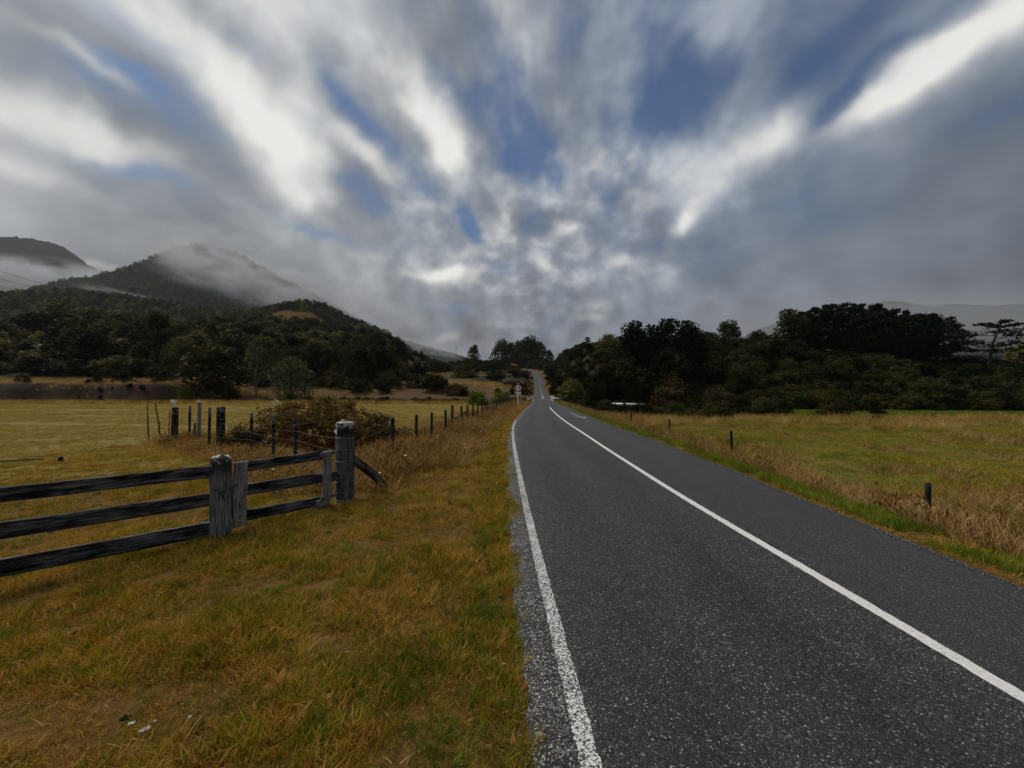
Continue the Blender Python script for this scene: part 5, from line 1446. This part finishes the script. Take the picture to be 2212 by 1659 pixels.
# brace behind the strainer, leaning into the grass
br = board_mesh('brace', 1.02, 0.11, 0.10, 30, 8, 0.006)
link('brace', br, W_RAIL, fence_b, (0.10, 0.06, 0.64), (0, R(37), math.atan2(0.9, 0.30)))
bposts = [(848.5, 10.0, .98, .051), (900, 11.05, .99, .045), (933, 12.4, .99, .045), (962.7, 13.9, .99, .045), (977, 16.4, 1.08, .075), (997, 17.5, 1.0, .049), (1010, 18.7, .99, .047), (1022, 20.4, .99, .047), (1032, 22.2, 1.02, .049),
          (1041, 24.2, 1.02, .049), (1047.5, 25.6, 1.03, .049), (1053.5, 26.6, .98, .049), (1059, 28.0, 1.18, .075), (1066.5, 30.0, 1.0, .049), (1073, 32.2, 1.1, .054), (1078, 34.0, 1.05, .049), (1083, 36.0, 1.05, .049), (1088, 38.2, 1.1, .054), (1092, 40.2, 1.1, .05),
          (1096, 43, 1.05, .054), (1100, 46, 1.05, .054), (1104, 49, 1.05, .054), (1109, 53, 1.1, .05), (1113, 57, 1.1, .054), (1122, 62, 1.1, .05), (1129, 66, 1.1, .05)]
pl_ = [(STRAIN_P[0], STRAIN_P[1], st_z)]
for i, (px_, Y, tz, rad) in enumerate(bposts):
    X = (px_ - CX) / FPX * Y; g = Hs(X, Y)
    m_ = W_BROWN if i == 4 else (W_PALE if i == 12 else W_POST)
    link('post', round_post('post', tz - g, rad, 100 + i, 10, 7, 0.92, 0.15, 0.3, RNG.normal() * 0.012), m_, fence_b, Vector((X, Y, g)) - ob, (0, 0, RNG.random() * 6))
    pl_.append((X, Y - rad, g))
wires(fence_b, pl_, (0.25, 0.45, 0.65, 0.85, 1.02), 0.0026, ob)

fence_a = empty('wire_fence', (-5.05, 9.0, Hs(-5.05, 9.0)))
tag(fence_a, 'wire fence of uneven posts running from wired post into the paddock', 'fence')
oa = fence_a.location.copy()
aposts = [(640, 9.0, 1.02, .042, W_POST), (592, 9.95, 1.04, .042, W_POST), (544.5, 11.1, 1.04, .042, W_POST), (478.5, 12.2, 1.17, .118, W_POST), (453.5, 12.6, 1.14, .045, W_POST), (411, 15.6, 1.08, .050, W_POST), (422, 15.0, 0.46, .048, W_BROWN), (431, 14.7, 1.25, .062, W_PALE), (379, 14.9, 1.05, .112, W_POST)]
pl_ = [(STRAIN_P[0], STRAIN_P[1], st_z)]
for i, (px_, Y, tz, rad, m_) in enumerate(aposts):
    X = (px_ - CX) / FPX * Y; g = Hs(X, Y)
    o = link('post', round_post('post', tz - g, rad, 150 + i, 12, 7, 0.95, 0.15, 0.15, RNG.normal() * 0.01), m_, fence_a, Vector((X, Y, g)) - oa, (0, 0, RNG.random() * 6))
    if i not in (6, 7): pl_.append((X, Y - rad, g))
    if i == 7: MB().tube([(0, 0, tz - g + 0.01), (0, 0, tz - g + 0.035), (0, 0, tz - g + 0.05)], [0.085, 0.085, 0.05], 12).build('cap', m_plain('pale post cap', (0.50, 0.48, 0.33), 0.8), o, True)
    if i == 8:
        ins = MB().tube([(0, 0, tz - g), (-0.02, 0, tz - g + 0.12), (-0.035, 0, tz - g + 0.21)], 0.021, 8).build('insulator', m_white, o, True, (0, 0, 0), (0, 0, 0))
        o.rotation_euler = (0, 0, 0)
        ring = [(math.cos(a) * 0.065 - 0.11, 0, math.sin(a) * 0.045 + tz - g + 0.235) for a in np.linspace(0, 2 * math.pi, 15)]
        MB().tube(ring, 0.021, 8, False).build('insulator_ring', m_white, ins, True)
        MB().tube([(-0.05, 0, tz - g + 0.23), (0.04, 0, tz - g + 0.25)], 0.018, 7).build('insulator_pin', m_white, ins, True)
wires(fence_a, pl_, (0.30, 0.52, 0.74, 0.95), 0.0026, oa)

fence_r = empty('wire_fence', (6.43, 6.0, Hs(6.43, 6.0)))
tag(fence_r, 'low fence of black posts along the right roadside paddock', 'fence')
orr = fence_r.location.copy()
rposts = [(3300, 2.2, .25, .04), (1997, 6.0, .235, .04), (1580, 14.5, .20, .046), (1445, 20.8, .20, .046), (1363, 27.5, .16, .05), (1318, 36, .2, .05), (1290, 46, .2, .05)]
pl_ = []
for i, (px_, Y, tz, rad) in enumerate(rposts):
    X = (px_ - CX) / FPX * Y if i else 5.75; g = Hs(X, Y)
    if i:
        p_ = link('post', round_post('post', tz - g, rad, 180 + i, 9, 6, 0.95, 0.15, 0.2, RNG.normal() * 0.02), W_BLACK, fence_r, Vector((X, Y, g)) - orr, (0, 0, RNG.random() * 6))
        MB().tube([(rad, 0, 0), (rad + 0.05, 0, 0.0), (rad + 0.055, 0, 0.03)], 0.011, 6).build('insulator', m_rust, p_, True, (0, 0, tz - g - 0.32))
        MB().tube([(-rad, 0, 0), (-rad - 0.03, 0, 0.02)], 0.013, 6).build('insulator', m_rust, p_, True, (0, 0, tz - g - 0.04))
    pl_.append((X, Y, tz - 0.95))
wires(fence_r, pl_, (0.62, 0.92), 0.0018, orr)
# stray low strand and stub in the paddock, far left
sp = at(131, 993, 10.6)
stub = link('stub_post', round_post('stub_post', 0.13, 0.055, 210, 10, 4, 0.95), W_POST, None, (sp.x, sp.y, Hs(sp.x, sp.y)))
tag(stub, 'short sawn stub post alone in the grass behind the rail fence', 'post')
g_ = Hs(sp.x - 1.5, 8.6)
wl = MB().tube([(0, 0, 0.10), (-0.9, -1.0, 0.16), (-2.6, -2.4, 0.14), (-4.0, -3.6, 0.05)], 0.018, 6).build('fallen_batten', W_RAIL, None, True, (sp.x - 0.35, sp.y - 0.1, Hs(sp.x, sp.y)))
tag(wl, 'thin dark fallen batten lying left of the stub post', 'batten')

# dead dock stalks beside the paddock fence
def dead_stalk(label, px0, py0, px1, py1, Y, rad):
    a, b = at(px0, py0, Y), at(px1, py1, Y)
    g = Hs(a.x, Y); L = b.z - g
    root = empty('dead_stalk', (a.x, Y, g))
    rng = np.random.default_rng(int(px0))
    pts = [(0 + (b.x - a.x) * q**1.3 + rng.normal() * 0.012, 0, L * q) for q in np.linspace(0, 1, 8)]
    MB().tube(pts, [rad * (1 - 0.55 * q) for q in np.linspace(0, 1, 8)], 6).build('stem', m_stalk, root, True)
    cl = []
    for q in np.linspace(0.25, 1, 9):
        cl.append(((b.x - a.x) * q**1.3, 0, L * q, rad * 1.5, rad * 1.5, L * 0.06, 16))
    link('seed_husks', crown_mesh('seed_husks', cl, 0.022, rng, ML['rust'], shell=0.4), None, root)
    tag(root, label, 'weed')
dead_stalk('tall brown dead stalk, leftmost beside the paddock fence', 321, 955, 318, 872, 15.4, 0.030)
dead_stalk('crooked brown dead stalk with bent tip, second from left', 347, 960, 335, 868, 14.9, 0.030)
dead_stalk('short thin dead stalk left of the thick paddock post', 364, 955, 367, 888, 14.9, 0.018)

# ------------------------------------------------------------------ bramble thicket
ML['bramble'] = m_leaf('bramble leaf', [(0.060, 0.026, 0.011), (0.062, 0.056, 0.014), (0.135, 0.100, 0.026), (0.155, 0.060, 0.022), (0.12, 0.105, 0.022)], 1.4, 0.25, fine=5.0)
ML['bramble_dead'] = m_leaf('dead bramble leaf', [(0.040, 0.015, 0.009), (0.095, 0.036, 0.018), (0.16, 0.075, 0.03)], 1.2, 0.2, fine=6.0)
def bramble(label, Y, prof, depth, seed, n_c=150):
    """thicket whose skyline is prof (px, py) at distance Y"""
    rng = np.random.default_rng(seed)
    prof = np.array(prof, float)
    x0 = (prof[0, 0] - CX) / FPX * Y; x1 = (prof[-1, 0] - CX) / FPX * Y
    xm = (x0 + x1) / 2; g = Hs(xm, Y)
    root = empty('bramble_thicket', (xm, Y, g))
    top, low, stems = [], [], MB()
    for i in range(n_c):
        X = x0 + (x1 - x0) * rng.random(); yo = (rng.random() - 0.45) * depth
        hz = EYE + (YH - np.interp(CX + X / Y * FPX, prof[:, 0], prof[:, 1])) / FPX * Y - g
        hz *= 1 - 0.30 * abs(yo / depth * 2)**2
        q = rng.random()**0.6
        cr = 0.16 + 0.17 * rng.random()
        z = max(0.12, hz * q - cr * 0.4)
        (top if q > 0.42 else low).append((X - xm, yo, z, cr * 1.25, cr * 1.25, cr * 0.8, int(70 + 60 * rng.random())))
        if i % 2 == 0:
            sx = X - xm + rng.normal() * 0.3
            stems.tube([(sx, yo, -0.05), (sx + rng.normal() * 0.15, yo - 0.1, z * 0.7), (sx + rng.normal() * 0.4, yo - 0.2, z + 0.22), (sx + rng.normal() * 0.7, yo - 0.35, z + 0.02)], [0.009, 0.007, 0.006, 0.003], 4)
    stems.build('canes', m_plain('red-brown cane', (0.060, 0.026, 0.016), 0.8, var=0.4), root, True)
    link('foliage', crown_mesh('foliage', top, 0.060, rng, ML['bramble'], up=0.6, shell=0.3, aspect=1.25), None, root)
    link('dead_foliage', crown_mesh('dead_foliage', low, 0.055, rng, ML['bramble_dead'], up=0.2, shell=0.2, aspect=1.4), None, root)
    tag(root, label, 'bramble')
bramble('large bramble thicket behind the gate, green above and red below', 13.2, [(545, 940), (556, 900), (580, 886), (603, 864), (650, 858), (700, 852), (735, 858), (772, 880), (802, 884), (834, 898), (866, 930)], 2.6, 5, 240)
bramble('small red-leaved bramble spur left of the large thicket', 12.4, [(498, 955), (515, 930), (535, 922), (552, 925), (565, 945)], 0.8, 6, 30)
for i, (a, b_, yy_) in enumerate(((985, 1045, 22), (1040, 1075, 30))):
    bramble(['thin bramble tangled through the roadside posts, nearer one', 'thin bramble tangled through the roadside posts, farther one'][i], yy_, [(a, 905 - i * 12), (a + 15, 888 - i * 10), (b_ - 10, 890 - i * 10), (b_, 905 - i * 12)], 0.7, 30 + i, 40)
# feathery cream flower head above the bramble
fp = at(596, 868, 14.4)
fl = empty('cream_flower', (fp.x, fp.y, Hs(fp.x, fp.y)))
tag(fl, 'cream flowering weed rising above left end of bramble thicket', 'flower')
hz_ = fp.z - fl.location.z
MB().tube([(0, 0, 0), (0.02, 0, hz_ * 0.6), (0, 0, hz_)], [0.012, 0.008, 0.005], 5).build('stem', m_stalk, fl, True)
link('flower_head', crown_mesh('flower_head', [(0.0, 0, hz_ - 0.02, 0.16, 0.12, 0.09, 60), (0.14, 0, hz_ - 0.07, 0.10, 0.1, 0.06, 30), (-0.12, 0, hz_ - 0.1, 0.09, 0.1, 0.05, 26)], 0.035, RNG, m_plain('cream petal', (0.62, 0.58, 0.40), 0.8)), None, fl)

# ------------------------------------------------------------------ bridge, rails, signs
ydk = np.arange(69.0, 88.1, 1.0)
mb = MB()
for a, b_ in zip(ydk[:-1], ydk[1:]):
    la, lb, ra_, rb_ = xl_at(a) - 0.15, xl_at(b_) - 0.15, xr_at(a) + 0.15, xr_at(b_) + 0.15
    mb.add([(la, a, -0.45), (ra_, a, -0.45), (rb_, b_, -0.45), (lb, b_, -0.45), (la, a, 0.0), (ra_, a, 0.0), (rb_, b_, 0.0), (lb, b_, 0.0)],
           [(0, 3, 2, 1), (4, 5, 6, 7), (1, 2, 6, 5), (3, 0, 4, 7)] + ([(0, 1, 5, 4)] if a == ydk[0] else []) + ([(2, 3, 7, 6)] if b_ == ydk[-1] else []))
m_conc = m_plain('old concrete', (0.22, 0.215, 0.20), 0.9, var=0.3, scale=3, bump=0.3)
bridge = mb.build('bridge', m_conc)
tag(bridge, 'narrow one-lane concrete bridge carrying the road over the creek', 'bridge')

def w_beam(path, name, mat, parent):
    """pressed W-section rail swept along a path; path = [(x,y,z)], face turned to the road"""
    sec = [(0.0, -0.155), (0.035, -0.135), (0.075, -0.095), (0.075, -0.06), (0.012, -0.022), (0.012, 0.022), (0.075, 0.06), (0.075, 0.095), (0.035, 0.135), (0.0, 0.155)]
    P = [Vector(p_) for p_ in path]; V, F = [], []
    for i, p_ in enumerate(P):
        t_ = (P[min(i + 1, len(P) - 1)] - P[max(i - 1, 0)]); t_.z = 0; t_.normalize()
        nrm_ = Vector((t_.y, -t_.x, 0)) * w_beam.side
        for (a, b_) in sec: V.append(p_ + nrm_ * a + Vector((0, 0, b_)))
        for (a, b_) in reversed(sec): V.append(p_ + nrm_ * (a - 0.006) + Vector((0, 0, b_)))
    n = 2 * len(sec)
    for i in range(len(P) - 1):
        for k in range(n): F.append((i * n + k, i * n + (k + 1) % n, (i + 1) * n + (k + 1) % n, (i + 1) * n + k))
    F.append(tuple(range(n))); F.append(tuple(range((len(P) - 1) * n, len(P) * n)))
    return MB().add(V, F).build(name, mat, parent)
m_galv = m_plain('galvanised steel rail', (0.32, 0.35, 0.39), 0.5, 0.35, var=0.25, scale=3)
for side, lab in ((-1, 'grey steel guard rail on the left of the bridge'), (1, 'grey steel guard rail on the right of the bridge')):
    e = xl_at if side < 0 else xr_at
    x_e = float(e(68.5)) + side * 0.05
    root = empty('guard_rail', (x_e, 68.5, 0))
    w_beam.side = -side
    path = [(side * 1.15, -1.6, 0.36), (side * 0.75, -1.75, 0.42), (side * 0.30, -1.45, 0.50), (side * 0.06, -0.8, 0.56)]
    for yy_ in np.arange(0, 19.5, 1.5):
        path.append((float(e(68.5 + yy_)) + side * 0.05 - x_e, yy_, 0.58 + (0.10 * math.sin(math.pi * yy_ / 19.5))))
    w_beam(path, 'rail', m_galv, root)
    for yy_ in np.arange(0.5, 19.5, 2.7):
        xx_ = float(e(68.5 + yy_)) + side * 0.17 - x_e
        MB().box((-0.05, -0.07, -0.25), (0.05, 0.07, 0.80)).build('post', m_white_dirty, root, False, (xx_, yy_, 0), bevel=0.006)
    MB().box((-0.06, -0.08, -0.30), (0.06, 0.08, 1.08)).build('end_post', m_white, root, False, (side * 0.32, 1.6, 0), bevel=0.006)
    MB().box((-0.05, -0.05, -0.25), (0.05, 0.05, 0.45)).build('post', W_BLACK, root, False, (side * 0.75, -1.5, 0), bevel=0.004)
    tag(root, lab, 'guard rail')
# low pale timber barrier right of the bridge
bx0, by0 = at(1204, 870, 66.5).x, 66.5
bar = empty('timber_barrier', (bx0, by0, Hs(bx0, by0)))
tag(bar, 'low pale timber barrier beside the right guard rail', 'barrier')
bz0 = -Hs(bx0, by0)
link('rail', board_mesh('rail', 1.1, 0.22, 0.06, 90, 6), W_PALE, bar, (-0.55, 0, bz0 + 0.42))
for q in (-0.42, -0.05, 0.25, 0.46):
    link('post', square_post('post', 0.36 + bz0, 0.10, 0.08, 91, 0.1), W_PALE, bar, (q, 0.08, 0))

def disc(mb, c, r_, y, n=40, r_in=0.0):
    if r_in == 0: mb.add([(c[0] + math.cos(2 * math.pi * k / n) * r_, y, c[1] + math.sin(2 * math.pi * k / n) * r_) for k in range(n)], [tuple(range(n))])
    else:
        vs = [(c[0] + math.cos(2 * math.pi * k / n) * q, y, c[1] + math.sin(2 * math.pi * k / n) * q) for q in (r_, r_in) for k in range(n)]
        mb.add(vs, [(k, (k + 1) % n, n + (k + 1) % n, n + k) for k in range(n)])
    return mb
m_red = m_plain('dark red sign sheeting', (0.24, 0.012, 0.014), 0.5, var=0.08)
m_signw = m_plain('pinkish white sign sheeting', (0.86, 0.80, 0.80), 0.5, var=0.05)
m_black = m_plain('black sign print', (0.010, 0.010, 0.010), 0.6)
m_redprint = m_plain('dark red sign print', (0.13, 0.03, 0.03), 0.6)
sx_ = at(1119.5, 878, 42).x; sg = Hs(sx_, 42)
sign = empty('priority_sign', (sx_, 42, sg))
tag(sign, 'round red-bordered priority sign with two arrows on white post', 'sign')
zc = 2.10 - sg
MB().box((-0.07, -0.06, -0.2), (0.07, 0.06, 1.42 - sg)).build('post', m_white_dirty, sign, False, bevel=0.01)
MB().box((-0.13, -0.085, 1.36 - sg), (0.13, -0.062, 1.44 - sg)).build('bracket', m_white, sign, False, bevel=0.004)
MB().box((-0.03, -0.055, 1.425 - sg), (0.03, -0.02, zc + 0.42)).build('upper_post', m_iron, sign, False, bevel=0.003)
MB().tube([(0, -0.075, zc), (0, -0.095, zc)], 0.375, 40).build('disc', m_red, sign)
disc(MB(), (0, zc), 0.300, -0.097).build('disc_face', m_signw, sign)
MB().add([(-0.155, -0.0985, zc - 0.13), (-0.085, -0.0985, zc - 0.13), (-0.085, -0.0985, zc + 0.05), (-0.045, -0.0985, zc + 0.05), (-0.12, -0.0985, zc + 0.15), (-0.195, -0.0985, zc + 0.05), (-0.155, -0.0985, zc + 0.05)], [tuple(range(7))]).build('up_arrow', m_redprint, sign)
MB().add([(0.075, -0.0985, zc + 0.20), (0.165, -0.0985, zc + 0.20), (0.165, -0.0985, zc - 0.06), (0.225, -0.0985, zc - 0.06), (0.12, -0.0985, zc - 0.23), (0.015, -0.0985, zc - 0.06), (0.075, -0.0985, zc - 0.06)], [tuple(range(7))]).build('down_arrow', m_black, sign)
plate = MB().box((-0.315, -0.095, 1.455 - sg), (0.315, -0.075, 1.69 - sg)).build('plate', m_signw, sign)
MB().box((-0.065, -0.06, zc + 0.385), (0.065, -0.045, zc + 0.52)).build('number_plate', m_signw, sign)
def words_on(text, size, mat, parent, loc, name='lettering'):
    cu = bpy.data.curves.new(name, 'FONT'); cu.body = text; cu.size = size; cu.align_x = 'CENTER'; cu.align_y = 'CENTER'
    tmp = bpy.data.objects.new(name, cu); COL.objects.link(tmp)
    dg = bpy.context.evaluated_depsgraph_get()
    me = bpy.data.meshes.new_from_object(tmp.evaluated_get(dg))
    bpy.data.objects.remove(tmp); me.materials.clear(); me.materials.append(mat)
    return link(name, me, mat, parent, loc, (R(90), 0, 0))
words_on('GIVE WAY', 0.115, m_redprint, plate, (0, -0.0965, 1.572 - sg))
ysx = at(1139, 856.5, 62).x; ysg = Hs(ysx, 62)
ysign = empty('yellow_marker', (ysx, 62, ysg))
tag(ysign, 'small square yellow marker sign left of the bridge', 'sign')
MB().box((-0.05, -0.04, -0.2), (0.05, 0.04, 0.80 - ysg)).build('post', m_white_dirty, ysign, False, bevel=0.006)
MB().box((-0.205, -0.07, 0.78 - ysg), (0.205, -0.045, 1.12 - ysg)).build('plate', m_plain('yellow sheeting', (0.62, 0.46, 0.02), 0.5), ysign, False, bevel=0.004)
MB().box((-0.13, -0.0735, 0.87 - ysg), (0.13, -0.0715, 1.03 - ysg)).build('plate_print', m_plain('ochre print', (0.34, 0.24, 0.01), 0.5), ysign)
# white edge marker posts on the right of the hill road
for i, (px_, py_, Y) in enumerate(((1176, 812, 212),)):
    X = float(xr_at(Y)) + 1.7; g = Hs(X, Y)
    mp = empty('marker_post', (X, Y, g)); tag(mp, 'white marker post right of the hill road', 'marker post')
    MB().box((-0.11, -0.04, -0.2), (0.11, 0.04, 1.5)).build('post', m_white, mp, False, bevel=0.01)
    MB().box((-0.08, -0.05, 1.10), (0.08, -0.042, 1.25)).build('reflector', m_red, mp)
# long low white pipe half hidden beyond the right thicket
wp = at(1309, 872, 58); wq = at(1391, 874, 56)
pipe = empty('white_pipe', (wp.x, wp.y, Hs(wp.x, wp.y))); tag(pipe, 'long low white pipe glimpsed through the thicket right of the road', 'pipe')
oz = pipe.location
MB().tube([(0, 0, wp.z - oz.z), (wq.x - wp.x, wq.y - wp.y, wq.z - oz.z)], 0.15, 12).build('pipe_run', m_white, pipe, True)
for q in (0.05, 0.35, 0.65, 0.95):
    xx_, yy_ = wp.x + (wq.x - wp.x) * q, wp.y + (wq.y - wp.y) * q
    MB().box((-0.1, -0.1, -1.2), (0.1, 0.1, wp.z + (wq.z - wp.z) * q - oz.z - 0.1)).build('support', m_conc, pipe, False, (xx_ - oz.x, yy_ - oz.y, 0))

# ------------------------------------------------------------------ power poles and lines
m_pole = m_plain('grey power pole', (0.13, 0.125, 0.115), 0.9, var=0.3, scale=2)
def power_pole(label, X, Y, topz, arm, rot=0.0, scale=1.0):
    g = Hs(X, Y)
    root = empty('power_pole', (X, Y, g), rot)
    MB().tube([(0, 0, -0.5), (0, 0, topz - g + 0.25)], [0.19 * scale, 0.14 * scale], 10).build('pole', m_pole, root, True)
    a = MB().box((-arm / 2, -0.07 * scale, -0.09 * scale), (arm / 2, 0.07 * scale, 0.09 * scale)).build('crossarm', m_pole, root, False, (0, -0.2, topz - g), bevel=0.01)
    for q in (-0.46, -0.16, 0.2, 0.46):
        MB().tube([(0, 0, 0.09), (0, 0, 0.20), (0, 0, 0.27)], [0.05 * scale, 0.06 * scale, 0.03 * scale], 8).build('insulator', m_conc, a, True, (arm * q, 0, 0))
    if arm > 2.45: MB().box((-0.12, -0.23, (topz - g) * 0.35), (0.12, -0.20, (topz - g) * 0.35 + 0.45)).build('notice', m_white, root)
    tag(root, label, 'power pole')
    return Vector((X, Y, topz + 0.2))
pa = power_pole('near power pole with wide crossarm above the round dark bush', at(912.5, 782, 133).x, 133, at(912.5, 782, 133).z, 2.5)
pb = power_pole('far power pole on the skyline right of the ridge', at(985, 753, 285).x, 285, at(985, 753, 285).z, 2.5)
p0 = Vector((-32, 10, 10.6)); p1 = Vector((-102, 110, 24.0))
g = Hs(p0.x, p0.y)
power_pole('power pole far left of the rail fence carrying two dark lines', p0.x, p0.y, p0.z, 2.4, R(35))
power_pole('power pole deep in the left forest', p1.x, p1.y, p1.z, 2.4, R(35))
for i, (o_, lab) in enumerate(((0.0, 'upper dark power line crossing the misty hills at left'), (-0.85, 'lower dark power line crossing the misty hills at left'))):
    a = p0 + Vector((0.5 * i, 0.3 * i, o_)); b_ = p1 + Vector((0.9 * i, 0.5 * i, o_ * 1.4))
    w_ = MB().tube([p_ - a for p_ in wire_pts(a, b_, 0.6, 24)], 0.015, 5).build('power_line', m_black, None, True, a)
    tag(w_, lab, 'power line', 'power lines at left')
for i in (-1, 1):
    w_ = MB().tube([p_ - pa for p_ in wire_pts(pa + Vector((i * 1.1, -0.2, 0)), pb + Vector((i * 1.1, -0.2, 0)), 2.0, 16)], 0.012, 4).build('power_line', m_black, None, True, pa)
    tag(w_, ['left', 'right'][(i + 1) // 2] + ' wire strung between the near and far power poles', 'power line', 'wires between the two power poles')

# ------------------------------------------------------------------ litter in the verge
def ground_hit(px, py):
    d = ray(px, py); z = 0.0
    for _ in range(6):
        k = (z - EYE) / d.z; z = Hs(d.x * k, d.y * k)
    return Vector((d.x * k, d.y * k, z))
for i, (px_, py_, sz, lab) in enumerate(((284, 1574, 0.030, 'crumpled white paper scrap, leftmost in the foreground grass'), (313, 1588, 0.038, 'torn flat white paper scrap nearest the bottom edge'),
                                         (335, 1570, 0.018, 'small white paper chip right of two larger scraps'), (410, 1561, 0.022, 'folded white paper chip lying apart from other scraps'))):
    c_ = ground_hit(px_, py_)
    rng = np.random.default_rng(400 + i); n = 7
    V = [(sz * (a / (n - 1) - 0.5) + rng.normal() * sz * 0.06, sz * 0.6 * (b_ / (n - 1) - 0.5) + rng.normal() * sz * 0.06, 0.018 + rng.normal() * sz * 0.12) for b_ in range(n) for a in range(n)]
    F = [(r_ * n + k, r_ * n + k + 1, (r_ + 1) * n + k + 1, (r_ + 1) * n + k) for r_ in range(n - 1) for k in range(n - 1) if not (r_ in (0, n - 2) and k in (0, n - 2))]
    o = MB().add(V, F).build('paper_scrap', m_plain('dirty paper', (0.50, 0.48, 0.45), 0.9, var=0.25), None, False, c_ + Vector((0, 0, 0.012)), (0, 0, rng.random() * 3))
    sm = o.modifiers.new('thickness', 'SOLIDIFY'); sm.thickness = 0.0012
    tag(o, lab, 'litter', 'paper scraps')
